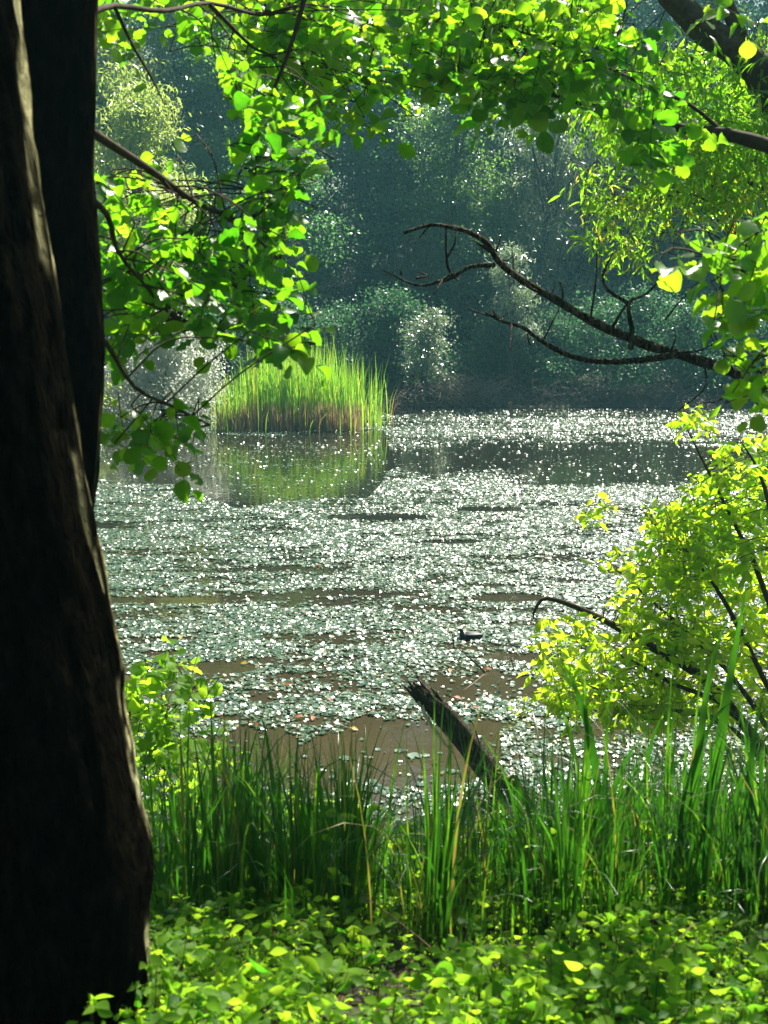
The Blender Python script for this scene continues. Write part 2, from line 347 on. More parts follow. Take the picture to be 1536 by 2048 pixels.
# single pads drifting in the open water close to the bank
pad_spots = [(690, 1519, .07), (727, 1506, .03), (756, 1501, .035), (797, 1504, .05), (829, 1514, .085), (852, 1513, .045), (880, 1508, .03), (1009, 1482, .05), (1043, 1451, .06), (1110, 1446, .12), (1130, 1462, .10), (1030, 1424, .12), (963, 1419, .06), (1150, 1430, .09), (940, 1440, .05), (745, 1565, .05), (842, 1570, .06), (905, 1545, .05), (610, 1515, .04), (1062, 1470, .07)]
PADBIG = []
for k in range(3):
    q = np.random.default_rng(90 + k); kk = 16; th = np.arange(kk) / kk * 2 * math.pi
    rim = np.stack([np.cos(th), np.sin(th), .05 + .05 * q.normal(size=kk)], -1); rim[0, :2] *= .3
    V = np.vstack([[(0, 0, 0)], rim * .55, rim]); j = np.arange(kk)
    PADBIG.append((V, [np.stack([0 * j, 1 + j, 1 + (j + 1) % kk], -1), np.stack([1 + j, 1 + kk + j, 1 + kk + (j + 1) % kk, 1 + (j + 1) % kk], -1)]))
lp0 = None
for i, (u_, v_, r_) in enumerate(pad_spots):
    p_ = W(u_, v_)
    mb = MB(); scatter(mb, PADBIG[i % 3], np.array([[p_[0], p_[1], .012]]), frames(rng.normal(size=(1, 3)) * [1, 1, 0], np.array([[.1 + .06 * rng.normal(), -.12 + .06 * rng.normal(), 1]])), r_ * .8, .4)
    tag(mb.build('lily_pad', M['pad'], loc=(p_[0], p_[1], 0)), 'pale glinting lily pad adrift on brown open water near the broken log', 'lily pad', 'lily pads in the open water')
# yellow and orange leaves lying on the floating mat
M['autumn'] = leaf_mat('fallen_leaf', [(0, (.35, .08, .02)), (.6, (.4, .17, .03)), (1, (.5, .38, .05))], [(0, (.4, .1, .02)), (1, (.6, .4, .05))], .4, .5, .3)
for u_, v_, rn in [(520, 1448, .1), (628, 1432, .2), (606, 1432, .3), (653, 1395, .1), (583, 1368, .5), (523, 1330, .1), (495, 1326, .9), (478, 1304, .95), (360, 1271, 1), (741, 1422, .1), (973, 1338, .15), (900, 1337, .5), (908, 1393, .1), (946, 1412, .05), (700, 1455, .95), (640, 1130, .6), (735, 1140, .5), (400, 1247, .9)]:
    p_ = W(u_, v_, .03); mb = MB()
    scatter(mb, OVAL, p_[None], frames(rng.normal(size=(1, 3)) * [1, 1, .1], np.array([[.1, -.5 + .2 * rng.normal(), 1]])), .085, rn)
    col_ = 'orange' if rn < .4 else 'golden' if rn < .8 else 'yellow'
    tag(mb.build('fallen_leaf', M['autumn'], loc=tuple(p_)), f'{col_} fallen leaf lying on the mat of floating leaves', 'fallen leaf', f'{col_} leaves fallen on the pond')

# ------------------------------------------------------------------ far trees, shrubs and reeds
def crown(mb, c, rad, ncl, nl, size, tmpl, up=.5, clr=.8, low=0.0, hang=0.0, seed=0, nb=(0, 0)):
    """Leaf clumps spread through an ellipsoid, denser towards its skin, with gaps between them."""
    q = np.random.default_rng(seed); d = q.normal(size=(ncl, 3)); d /= np.linalg.norm(d, axis=1, keepdims=True)
    rr = q.uniform(.45, 1, (ncl, 1)) ** .6; cc = d * rr * rad * (1 + .16 * q.normal(size=(ncl, 1))) + c
    cc = cc[cc[:, 2] > low]; ncl = len(cc)
    cs = q.uniform(.5, 1.25, ncl) * clr; cr_ = q.random(ncl)
    m_ = q.poisson(nl, ncl); idx = np.repeat(np.arange(ncl), m_); n = len(idx)
    off = q.normal(size=(n, 3)) * [1, 1, .55]; pos = cc[idx] + off * cs[idx][:, None] * .55
    if hang: pos[:, 2] -= hang * q.random(n) ** 2
    nr = q.normal(size=(n, 3)); nr[:, 2] = np.abs(nr[:, 2]); nr = nr / np.linalg.norm(nr, axis=1, keepdims=True) * (1 - up) + np.array([nb[0] * up, nb[1] * up, up])
    ax = q.normal(size=(n, 3)); ax[:, 2] -= .5 + hang
    ok = pos[:, 2] > low
    scatter(mb, tmpl, pos[ok], frames(ax[ok], nr[ok]), size * q.uniform(.6, 1.3, ok.sum()), np.clip(.6 * cr_[idx][ok] + .4 * q.random(ok.sum()), 0, 1))
    return cc
def far_tree(name, loc, label, cat, group, H, wid, mat, tmpl=FAR, size=.13, ncl=170, nl=95, base=.12, seed=1, up=.45, lean=0, clr=.9, hang=0, rtr=None, limbs=16, lobes=9, nb=(0, 0)):
    root = thing(name, loc, label, cat, group); L = np.array(loc)
    q0 = np.random.default_rng(seed + 9); b = MB(); cc = []
    for k in range(lobes):                       # lobes stacked from a wide foot to a narrow top, each lit from above on its own
        t = (k + .5) / lobes; zc = H * (base + (1 - base) * (.08 + .84 * t)); a_ = k * 2.4 + q0.normal() * .5
        wr = wid * (1.0 - .55 * max(0, t - .25) / .75); rad_ = wr * q0.uniform(.5, .72); off = wr * q0.uniform(.3, .62)
        cl = np.array([lean * t + math.cos(a_) * off, math.sin(a_) * off, zc]) + L
        cc.append(crown(b, cl, np.array([rad_, rad_, rad_ * .8]), max(6, int(ncl / lobes)), nl, size, tmpl, up, clr, L[2] + max(0, H * base * .4), hang, seed * 31 + k, nb))
    cc = np.vstack(cc)
    b.build('crown', mat, root)
    q = np.random.default_rng(seed + 50); tb = MB(); r0 = rtr or H * .016
    mid = [np.array([lean * t ** 1.5 + .15 * math.sin(5 * t + seed), .1 * math.cos(4 * t), H * .9 * t - .3 * (t == 0)]) for t in (0, .2, .4, .6, .8, 1)]
    tube(tb, np.array(mid) + L, r0 * np.array([1.3, 1, .8, .55, .3, .1]), 8)
    for k in range(min(limbs, len(cc))):
        e = cc[q.integers(len(cc))]; h = np.clip((e[2] - L[2]) / H - q.uniform(.1, .3), .05, .8)
        s0 = L + np.array([lean * h ** 1.5, 0, H * .9 * h]); m0 = s0 * .5 + e * .5 + np.array([0, 0, -.04 * H])
        tube(tb, [s0, m0, e], [r0 * .45 * (1 - h), r0 * .25, r0 * .06], 5)
    tb.build('trunk', M['branch'], root)
    return root
def kids(o): return [c for c in col.objects if c.parent == o]
_kidcache = {}
def copy_tree(o, loc, label, rz=0, s=1, group=None):
    c = o.copy(); col.objects.link(c); c.location = loc; c.rotation_euler = (0, 0, rz); c.scale = (s, s, s * random.uniform(.92, 1.08)); c['label'] = label
    if group: c['group'] = group
    if o.name not in _kidcache: _kidcache[o.name] = kids(o)
    for k in _kidcache[o.name]:
        d = k.copy(); col.objects.link(d); d.parent = c
    return c
def at(x, y): return (x, y, float(gz(x, y)) - .1)
GF = 'trees on the far bank'
t_dark = far_tree('broadleaf_tree', at(-1.0, 58), 'tall dark teal tree in the middle of the far bank', 'tree', GF, 17, 4.6, M['far_dark'], seed=1, ncl=330, nl=150, base=-.02, lobes=14, size=.15, clr=1.05)
t_mid = far_tree('broadleaf_tree', at(2.6, 49), 'green tree with glinting leaves rising behind the brush pile', 'tree', GF, 9.5, 2.7, M['far_mid'], seed=2, ncl=200, nl=140, base=-.02, up=.6, lobes=9, nb=(.2, -.3))
t_silv = far_tree('willow_tree', at(5.6, 47.5), 'sparkling grey green willow above the bare dead branch', 'tree', GF, 9.8, 2.5, M['far_silver'], NARROW, .19, 180, 130, .05, 3, .6, .3, .8, .4, lobes=9, nb=(.25, -.35))
t_gold = far_tree('broadleaf_tree', at(-7.6, 41.5), 'sunlit yellow green tree beside the dark trunk', 'tree', GF, 9.6, 2.1, M['far_gold'], NARROW, .2, 150, 95, .3, 4, .5, .3, .7, lobes=7)
t_teal = far_tree('broadleaf_tree', at(-3.4, 47.5), 'rounded teal tree close behind the reeds', 'tree', GF, 7.5, 2.6, M['far_teal'], FAR, .12, 190, 140, -.03, 6, .5, 0, .8, lobes=10, nb=(.15, -.2))
t_sh = far_tree('shrub', at(7.4, 42.6), 'low dark shrub on the far bank below the dead branch', 'shrub', 'dark shrubs along the far shore', 3.2, 2.2, M['far_dark'], FAR, .11, 90, 110, -.3, 5, .35, 0, .7, .3, lobes=6)
RT = [  # x, y, prototype, scale, label
    (-10.2, 51, t_gold, 1.3, 'hazy pale tree at the far upper left behind the sunlit tree'),
    (-5.6, 52, t_mid, 1.2, 'green tree between the sunlit tree and the reed bed'),
    (-7.6, 57.5, t_gold, 1.6, 'tall pale tree at the back left of the wood'),
    (-5.6, 57, t_dark, .98, 'tall dark tree straight behind the reed bed'),
    (3.4, 59, t_dark, 1.05, 'tallest dark tree at the back of the middle'),
    (8.2, 57, t_dark, 1.0, 'tall dark tree behind the sparkling willow'),
    (4.4, 54.5, t_silv, 1.25, 'loose grey tree with bright glints rising above the willow'),
    (.2, 53, t_teal, 1.35, 'rounded teal tree in the middle in front of the tall dark ones'),
    (8.6, 49.5, t_silv, .85, 'smaller grey green willow beside the larger one behind the branch'),
    (13.2, 57, t_dark, 1.0, 'dark tree behind the willow twigs at the right'),
    (18.5, 58, t_dark, 1.1, 'dark tree at the far right of the wood'),
    (-7.0, 48, t_teal, .85, 'small rounded teal tree left behind the reeds'),
    (-20, 46, t_mid, 1.1, 'pale tree half behind the big dark trunk'),
    (-4, 66, t_dark, 1.25, 'tall dim tree glimpsed behind the middle of the far wood'),
    (5.8, 66, t_dark, 1.25, 'tall dim tree at the back behind the willow'),
    (13, 66, t_dark, 1.3, 'tall dim tree at the back of the right side'),
    (-10.5, 66, t_dark, 1.25, 'tall dim tree at the back behind the sunlit tree'),
    (-17, 66, t_dark, 1.3, 'dim tree at the back left behind the leafy branches'),
    (20.5, 67, t_dark, 1.35, 'dim tree at the very back right'),
    (11.4, 51, t_teal, 1.1, 'rounded shadowy tree right of the sparkling willow'),
    (12.6, 47.5, t_teal, .95, 'shadowy small tree over the right end of the far shore'),
    (16.0, 49, t_teal, 1.2, 'shadowy tree over the water at the right edge')]
for x, y, pr, s, lab in RT: copy_tree(pr, at(x, y), lab, random.uniform(0, 6.28), s, GF)
for x, y, s in [(3.6, 42.6, .8), (5.6, 42.4, .75), (9.6, 42.4, .95), (11.8, 42.2, .9), (14.2, 42.6, 1.1), (-1.8, 42.4, .85), (-4.0, 42, .95), (.4, 43, .95)]:
    copy_tree(t_sh, at(x, y), 'low dark shrub in the shade along the far shore', random.uniform(0, 6.28), s, 'dark shrubs along the far shore')
far_tree('shrub', at(1.25, 40.6), 'light leafy shrub glinting at the water just right of the reeds', 'shrub', None, 3.0, .75, M['far_silver'], FAR, .09, 60, 90, .1, 8, .65, 0, .45, lobes=6, nb=(.28, -.38))
far_tree('shrub', at(4.0, 41.6), 'thin pale shrub catching light under the dead branch tip', 'shrub', None, 4.6, .8, M['far_silver'], NARROW, .14, 50, 70, .4, 9, .6, 0, .5, .3, lobes=5, nb=(.28, -.38))
far_tree('shrub', (-5.9, 36.6, -.05), 'silvery shrub shining white left of the reed bed', 'shrub', None, 3.0, 2.1, M['silver_glint'], FAR, .085, 240, 95, -.1, 10, .74, 0, .5, lobes=8, nb=(.28, -.4))
far_tree('shrub', (-8.6, 36.8, -.05), 'pale shrub behind the silvery one close to the dark trunk', 'shrub', None, 2.3, 1.9, M['silver_glint'], FAR, .085, 170, 90, -.1, 14, .74, 0, .5, lobes=7, nb=(.28, -.4))
far_tree('shrub', (-7.9, 34.0, -.05), 'green sunny shrub behind the trunk at the left shore', 'shrub', None, 2.0, 1.2, M['far_gold'], FAR, .09, 90, 70, -.1, 11, .5, 0, .5)
# brush pile on the far shore
def twiggy(mb, n, x0, x1, y0, y1, h, ln, r_):
    for k in range(n):
        p0 = np.array([rng.uniform(x0, x1), rng.uniform(y0, y1), rng.uniform(-.05, h * .5)]); a = rng.uniform(0, 6.28)
        d = np.array([math.cos(a), .5 * math.sin(a), rng.uniform(-.1, .8)]); l_ = rng.uniform(.4, 1) * ln
        tube(mb, [p0, p0 + d * l_ * .5 + [0, 0, .15 * l_], p0 + d * l_ + rng.normal(size=3) * .15 * l_], [r_, r_ * .7, r_ * .3], 4, sub=2)
b = MB(); twiggy(b, 230, 1.5, 3.5, 39.7, 40.8, 1.1, 1.0, .014); tag(b.build('brush_pile', M['brush'], loc=(2.5, 40.2, 0)), 'heap of bare grey brushwood on the far shore', 'brush pile')
b = MB(); twiggy(b, 130, 4.0, 8.5, 40.3, 41, .7, 1.3, .010); tag(b.build('brush_pile', M['brush'], loc=(6, 40.5, 0)), 'thin bare twigs arching in shade along the right far shore', 'brush pile')

def blade(mb, base, h, wd, az, bend, seg=5, r=.5, m=0, tw=0.0, fold=.25):
    """Grass or reed blade: a folded strip that arches over towards azimuth az."""
    t = np.linspace(0, 1, seg + 1); d = np.array([math.cos(az), math.sin(az), 0]); s = np.array([-math.sin(az + tw), math.cos(az + tw), 0])
    th = bend * t ** 1.8; dz = np.cos(th); dx = np.sin(th); st = h / seg
    X = np.concatenate([[0], np.cumsum((dx[1:] + dx[:-1]) / 2)]) * st; Z = np.concatenate([[0], np.cumsum((dz[1:] + dz[:-1]) / 2)]) * st
    w_ = wd * .5 * np.minimum(1, (1.02 - t) * 2.2) * (.7 + .3 * np.minimum(1, t * 4))
    c = np.asarray(base) + X[:, None] * d + Z[:, None] * np.array([0, 0, 1.])
    nrm = d[None] * np.cos(th)[:, None] - np.array([0, 0, 1.])[None] * np.sin(th)[:, None]
    l_ = c - s * w_[:, None] + nrm * (fold * w_)[:, None]; rr = c + s * w_[:, None] + nrm * (fold * w_)[:, None]
    V = np.stack([l_, c, rr], 1).reshape(-1, 3); i = np.arange(seg) * 3
    mb.add(V, np.vstack([np.stack([i, i + 1, i + 4, i + 3], -1), np.stack([i + 1, i + 2, i + 5, i + 4], -1)]), r, m)
b = MB()
for k in range(1500):
    t = rng.random(); y0 = 34.6 + .9 * vnoise(np.array(t * 9.), np.array(.5)) + 1.8 * rng.random() ** 1.4; x0 = -4.3 + 3.9 * t + .16 * rng.normal() + (y0 - 35) * .03
    if rng.random() < .25 and t < .3: continue
    if t > .8:
        if rng.random() < (t - .8) * 2.6: continue
        x0 += .12 * rng.normal()
    h = (1.45 + .85 * math.sin(math.pi * min(1, t * .95 + .05)) ** 1.0 + .24 * rng.normal()) * (.8 if t < .15 else 1) * rng.uniform(.75, 1.08)
    blade(b, (x0, y0, -.05), h, rng.uniform(.014, .026), rng.uniform(0, 6.28), abs(rng.normal()) * .5, 4, rng.random() ** 1.0 * .97 + (.03 if rng.random() < .5 else 0))
for k in range(1700):
    x0 = -4.3 + 3.7 * rng.random(); y0 = 34.55 + 1.2 * rng.random()
    blade(b, (x0, y0, -.05), rng.uniform(.3, .95), .02, rng.uniform(0, 6.28), abs(rng.normal()) * .35, 2, rng.random(), 1)
for k in range(110):                               # stragglers and broken stems round the edge of the bed
    e = rng.random(); x0 = rng.uniform(-4.6, .15) if e < .6 else rng.uniform(-.5, .25); y0 = rng.uniform(33.9, 34.9) if e < .6 else rng.uniform(34.8, 37)
    if rng.random() < .5: blade(b, (x0, y0, -.05), rng.uniform(.5, 1.6), .02, rng.uniform(0, 6.28), abs(rng.normal()) * .8, 4, rng.random())
    else: blade(b, (x0, y0, -.05), rng.uniform(.4, 1.2), .015, rng.uniform(0, 6.28), rng.uniform(.6, 1.6), 3, rng.random(), 1)
tag(b.build('reeds', [M['reed'], M['reed_dry']]), 'tall bright green reed bed with dry brown stems in the far water', 'reeds', kind='stuff')

# ------------------------------------------------------------------ big trunk at the left and the alder's branches
def trunk_mesh(mb, ctr, rad, k=72, seed=0, n=150, ridge=.05, rim_amt=1.0):
    """Trunk along centre points with a fissured, lumpy bark relief in the mesh."""
    ctr = np.array(ctr, float); rad = np.array(rad, float); s = np.linspace(0, len(ctr) - 1, n); xp = np.arange(len(ctr))
    c = np.stack([np.interp(s, xp, ctr[:, i]) for i in range(3)], -1); r = np.interp(s, xp, rad)
    for _ in range(6): c[1:-1] = (c[:-2] + 2 * c[1:-1] + c[2:]) / 4; r[1:-1] = (r[:-2] + 2 * r[1:-1] + r[2:]) / 4
    th = np.arange(k) / k * 2 * math.pi; T, Z = np.meshgrid(th, c[:, 2])
    per = lambda f, fz, o: (lambda a: vnoise(a * f + o, Z * fz + o) * .5 + vnoise((a + 7) * f + o, Z * fz * 1.7 + o) * .5)(np.sin(T) * 1.0 + 1.7 * np.cos(T))
    fiss = np.abs(vnoise(T / (2 * math.pi) * 34 + seed * 3 + .6 * np.sin(Z * 5), Z * 3.2 + seed) - .5) * 2
    fiss = smooth(.05, .55, fiss)
    lump = per(1.6, 1.2, seed + 3.3) - .5
    rr = r[:, None] * (1 + .07 * lump) + ridge * (fiss - .5) * .5 + ridge * .5 * (vnoise(T / (2 * math.pi) * 70 + seed, Z * 9 + seed) - .5)
    da = np.abs((T - R(50) + math.pi) % (2 * math.pi) - math.pi); rim_mask = (rim_amt * (1 - smooth(R(44), R(52), da + .14 * (fiss - .5))) * smooth(.40, .56, vnoise(T * 9 + 3, Z * 5.5) * .6 + vnoise(T * 25, Z * 17) * .4)).ravel()  # mask that paints a broken sunlit streak along the sunward flank
    V = np.stack([c[:, 0:1] + rr * np.cos(T), c[:, 1:2] + rr * np.sin(T), np.repeat(c[:, 2:3], k, 1)], -1).reshape(-1, 3)
    i, j = np.meshgrid(np.arange(n - 1), np.arange(k), indexing='ij')
    mb.add(V, np.stack([i * k + j, i * k + (j + 1) % k, (i + 1) * k + (j + 1) % k, (i + 1) * k + j], -1).reshape(-1, 4), rim_mask)
D1 = 3.0
edge1 = [(292, 2300), (294, 2048), (300, 1850), (305, 1720), (283, 1600), (262, 1480), (236, 1320), (205, 1150), (176, 1000), (148, 850), (123, 700), (96, 520), (74, 400), (52, 200), (34, 60), (0, -250), (-40, -700)]
r1 = np.interp(np.arange(len(edge1)), [0, 3, 6, 16], [.44, .42, .36, .29])
c1 = [P(u_, v_, D1) - [r_, 0, 0] for (u_, v_), r_ in zip(edge1, r1)]
alder = thing('alder_tree', (c1[0][0], D1, float(gz(c1[0][0], D1))), 'big dark alder with two fused trunks filling the left edge, leafy branches overhead', 'tree')
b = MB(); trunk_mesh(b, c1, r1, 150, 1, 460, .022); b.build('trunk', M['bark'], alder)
D2 = 3.75
edge2 = [(120, 1500), (150, 1250), (178, 1050), (194, 950), (202, 850), (206, 700), (198, 560), (190, 420), (185, 300), (189, 150), (194, 0), (200, -300), (215, -800)]
r2 = np.interp(np.arange(len(edge2)), [0, 12], [.22, .19])
c2 = [P(u_, v_, D2) - [r_, 0, 0] for (u_, v_), r_ in zip(edge2, r2)]
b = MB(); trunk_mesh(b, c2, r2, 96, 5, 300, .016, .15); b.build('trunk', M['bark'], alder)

def wpt(*q): return np.array(q, float)
class Sprays:
    """Leafy twigs: leaves go to one foliage mesh, wood to one twig mesh."""
    def __init__(s): s.leaf = MB(); s.wood = MB(); s.main = []
    def branch(s, pts, r0, r1_, k=7):
        p = np.array([q if isinstance(q, np.ndarray) else P(*q) for q in pts]); tube(s.wood, p, np.linspace(r0, r1_, len(p)), k, jit=.15)
        t = np.linspace(0, len(p) - 1, len(p) * 8); s.main.append(np.stack([np.interp(t, np.arange(len(p)), p[:, i]) for i in range(3)], -1))
    def spray(s, p0, d, L, tmpl, size, n, spread=1.0, droop=.5, tilt=.55, rlo=0, rhi=1, wood=True, wr=.0022):
        d = d / np.linalg.norm(d); pts = []; p = np.array(p0, float); q = d.copy(); st = L / 5
        for i in range(6):
            pts.append(p.copy()); q = q + np.array([0, 0, -droop * .12]) + rng.normal(size=3) * .09; q /= np.linalg.norm(q); p = p + q * st
        pts = np.array(pts)
        if wood: tube(s.wood, pts, np.linspace(wr, wr * .4, 6), 4, sub=1)
        t = np.linspace(.08, 1, n) * 5; pos = np.stack([np.interp(t, np.arange(6), pts[:, i]) for i in range(3)], -1)
        tg = np.gradient(pos, axis=0); tg /= np.linalg.norm(tg, axis=1, keepdims=True)
        up = np.array([0, 0, 1.]); sd_ = np.cross(tg, up); sd_ /= np.linalg.norm(sd_, axis=1, keepdims=True) + 1e-6
        sg = np.where(np.arange(n) % 2 == 0, 1, -1)[:, None]
        tilt = tilt * 1.3
        ax = tg * .55 + sd_ * sg * spread + rng.normal(size=(n, 3)) * .35 + np.array([0, 0, -.25 * droop])
        nr = np.array([0, 0, 1.]) + rng.normal(size=(n, 3)) * tilt
        sz = size * rng.uniform(.42, 1.12, n); axn = ax / np.linalg.norm(ax, axis=1, keepdims=True)
        tm_ = ALDERS[rng.integers(5)] if tmpl is ALDER else tmpl
        scatter(s.leaf, tm_, pos + axn * (.2 * sz)[:, None], frames(ax, nr), sz, rng.uniform(rlo, rhi, n))
    def fill(s, poly, D, n, tmpl, size, nl, L, droop=.6, tilt=.6, rlo=0, rhi=1, link=.6, dirx=0, spread=1.0, wr=.0022):
        mp = np.vstack(s.main) if s.main else None
        for (u_, v_) in polysample(poly, n):
            p = P(u_, v_, rng.uniform(*D)); d = np.array([rng.normal() * .7 + dirx, rng.normal() * .7, -.25 * droop + rng.normal() * .35])
            d /= np.linalg.norm(d); p0 = p - d * L * .5
            s.spray(p0, d, L * rng.uniform(.7, 1.3), tmpl, size, nl + rng.integers(-2, 3), spread, droop, tilt, rlo, rhi, wr=wr)
            if mp is not None:
                k = np.argmin(((mp - p0) ** 2).sum(1)); q = mp[k]; dist = np.linalg.norm(q - p0)
                if dist < link:
                    mid = (q + p0) / 2 + rng.normal(size=3) * .06 * dist + [0, 0, .08 * dist]
                    tube(s.wood, [q, mid, p0], [wr * 1.5, wr * 1.2, wr], 4)
    def build(s, root, lm, wm):
        s.leaf.build('foliage', lm, root); s.wood.build('branch', wm, root)
A = Sprays()
A.branch([(150, 240, 3.75), (190, 268, 3.85), (300, 340, 4.1), (400, 410, 4.4), (470, 440, 4.6), (560, 520, 4.9)], .016, .004)
A.branch([(150, 40, 3.8), (230, 12, 4.1), (330, 22, 4.5), (420, 6, 5.0), (520, 30, 5.4), (600, 26, 5.8), (760, 70, 6.3)], .010, .004)
A.branch([(420, 10, 5.0), (500, 90, 5.3), (540, 110, 5.5), (590, 140, 5.8)], .009, .003)
A.branch([(620, -60, 4.8), (600, 30, 4.8), (575, 110, 4.8), (540, 200, 4.85), (515, 290, 4.9), (510, 380, 4.9)], .010, .003)
A.branch([(230, 15, 3.9), (265, 90, 4.0), (300, 150, 4.1), (330, 210, 4.2)], .006, .002)
A.branch([(160, 380, 3.8), (215, 430, 3.9), (235, 500, 4.0), (290, 570, 4.2), (360, 640, 4.5), (520, 690, 4.9)], .010, .003)
A.branch([(150, 600, 3.8), (215, 690, 3.9), (270, 775, 4.0), (350, 815, 4.2), (420, 850, 4.35)], .009, .003)
A.branch([(700, -90, 6.0), (760, 20, 6.1), (740, 120, 6.1), (725, 210, 6.1)], .008, .002)
A.branch([(470, 440, 4.6), (500, 480, 4.7), (480, 600, 4.8), (450, 660, 4.8)], .005, .002)
top = [(185, -60), (900, -60), (860, 130), (800, 190), (745, 255), (700, 235), (640, 215), (620, 240), (600, 190), (545, 230), (500, 120), (420, 60), (340, 60), (250, 70), (185, 40)]
A.fill(top, (5.4, 7.2), 128, ALDER, .078, 9, .36, .6, .62, .15, 1)
A.fill([(440, -40), (900, -40), (860, 90), (640, 110), (500, 90)], (5.4, 7.0), 50, ALDER, .088, 9, .36, .6, .62, .35, 1)
A.fill([(470, 130), (620, 180), (610, 330), (560, 420), (590, 450), (540, 500), (470, 430), (500, 330), (430, 200)], (4.5, 5.2), 36, ALDER, .068, 9, .28, .8, .6, 0, .75)
A.fill([(185, 380), (330, 360), (440, 420), (560, 500), (620, 560), (560, 620), (600, 700), (480, 680), (400, 640), (330, 560), (185, 520)], (4.0, 5.1), 56, ALDER, .066, 9, .26, .7, .6, 0, .6)
A.fill([(185, 520), (330, 540), (430, 600), (590, 660), (570, 690), (430, 640), (330, 640), (280, 690), (190, 720)], (3.9, 5.0), 38, ALDER, .068, 9, .26, .7, .6, .1, .85)
A.fill([(280, 270), (390, 290), (350, 400), (200, 420), (190, 330)], (4.0, 4.6), 6, ALDER, .066, 8, .24, .7, .6, .2, 1)
A.fill([(210, 830), (330, 820), (400, 850), (420, 870), (330, 910), (220, 910)], (4.0, 4.5), 14, ALDER, .064, 7, .2, .6, .6, .2, 1, link=.22)
# higher crown above the frame, then leaf clumps added for shade
for k in range(120):
    p = np.array([rng.uniform(-7, -2.2), rng.uniform(0, 8.0), rng.uniform(7.2, 11)])
    if p[2] < 5.2 + p[1] * .19 + .8: continue
    d = rng.normal(size=3); d[2] *= .3; A.spray(p, d, .55, ALDER, .085, 12, wood=False)
for q in [(-3.5, 4, 10.5), (-2.5, 6.5, 10.0), (-4, -2, 9.5), (1.5, -3, 10)]:
    tube(A.wood, [c1[-1] * .3 + c1[-3] * .7, (np.array(q) + c1[-1]) / 2 + [0, 0, .5], np.array(q)], [.07, .05, .01], 7)
for k in range(34):  # unseen clumps added over the frame to throw dappled shade on the ground
    cx, cyy, cz = rng.uniform(-.6, 3.6), rng.uniform(5.7, 7.4), rng.uniform(6.7, 7.6)
    if vnoise(np.array(cx * 1.1 + 33), np.array(cyy * 1.1)) < .45: continue
    crown(A.leaf, np.array((cx, cyy, cz)), np.array((.4, .4, .25)), 4, 20, .09, FAR, .6, .45, 6.3, 0, 1900 + k)
for k in range(46):                                # patchy leaf clumps added above the frame to dapple the sedges with shade
    cx, cyy, cz = rng.uniform(-1.2, 5.2), rng.uniform(7.3, 10.2), rng.uniform(7.3, 9.2)
    if vnoise(np.array(cx * .8 + 3), np.array(cyy * .8)) < .38: continue
    crown(A.leaf, np.array((cx, cyy, cz)), np.array((.55, .55, .35)), 5, 22, .10, FAR, .6, .5, 6.9, 0, 900 + k)
for c_, r_, n_ in [((-3.5, -3.5, 7.5), (4, 3.5, 3.2), 130), ((2.5, -5, 7.5), (4.5, 3.0, 3.5), 150), ((-1, -6.5, 4.8), (6, 2, 3), 110), ((-6, .5, 6.0), (2.2, 3.5, 3.5), 80), ((0, -2.5, 9.5), (4, 2.5, 1.5), 90)]:  # unseen leaf masses added round the camera to block sky light
    crown(A.leaf, np.array(c_), np.array(r_), n_, 60, .16, FAR, .4, .9, 2.6, 0, 77 + n_)
A.build(alder, M['alder'], M['twig'])

# alder standing outside the right edge, its limb and leaves reach into the frame
alder2 = thing('alder_tree', (2.7, 6.0, float(gz(2.7, 6.0))), 'alder reaching in from the right edge with big round leaves', 'tree')
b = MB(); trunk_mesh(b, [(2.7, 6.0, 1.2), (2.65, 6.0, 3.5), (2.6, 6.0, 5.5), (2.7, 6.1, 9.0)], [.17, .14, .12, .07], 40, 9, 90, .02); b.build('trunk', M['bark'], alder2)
B = Sprays()
B.branch([wpt(2.62, 6.0, 5.0), (1700, 335, 6.0), (1536, 291, 6.1), (1450, 268, 6.1), (1390, 262, 6.1), (1320, 245, 6.2), (1230, 225, 6.2), (1100, 188, 6.3)], .042, .010)
B.branch([(1450, 268, 6.1), (1380, 210, 6.1), (1290, 170, 6.1), (1180, 120, 6.1), (1060, 70, 6.1), (960, 40, 6.1)], .010, .004)
B.branch([(1180, 120, 6.1), (1060, 130, 6.1), (1000, 60, 6.1), (900, 20, 6.1)], .007, .003)
B.branch([wpt(2.62, 6.0, 4.3), (1640, 640, 4.4), (1520, 560, 4.3), (1440, 520, 4.2)], .012, .003)
B.branch([wpt(2.62, 6.0, 4.1), (1600, 760, 4.3), (1500, 730, 4.2)], .010, .003)
B.fill([(870, -50), (1230, -50), (1230, 100), (1150, 140), (1060, 150), (870, 100)], (5.6, 7.2), 98, ALDER, .082, 9, .36, .6, .62, .3, 1)
B.fill([(870, 80), (1060, 140), (1150, 130), (1090, 200), (1050, 220), (1010, 225), (960, 180), (870, 150)], (5.7, 6.6), 42, ALDER, .090, 8, .31, .7, .6, .05, .9)
B.fill([(1150, 110), (1290, 60), (1330, 150), (1400, 290), (1380, 320), (1290, 310), (1200, 220)], (5.6, 6.5), 26, ALDER, .088, 8, .31, .7, .6, 0, .7)
B.fill([(1230, -40), (1536, -40), (1510, 70), (1400, 90), (1260, 90)], (4.2, 5.0), 3, ALDER, .074, 6, .24, .7, .6, .3, 1)
B.fill([(1350, 470), (1560, 430), (1560, 560), (1440, 590), (1350, 540)], (3.9, 4.4), 19, ALDER, .078, 6, .2, .6, .65, .3, 1)
B.fill([(1420, 590), (1560, 560), (1560, 800), (1500, 790), (1470, 700), (1430, 650)], (3.8, 4.3), 17, ALDER, .076, 6, .2, .6, .65, .4, 1)
B.build(alder2, M['alder'], M['twig'])

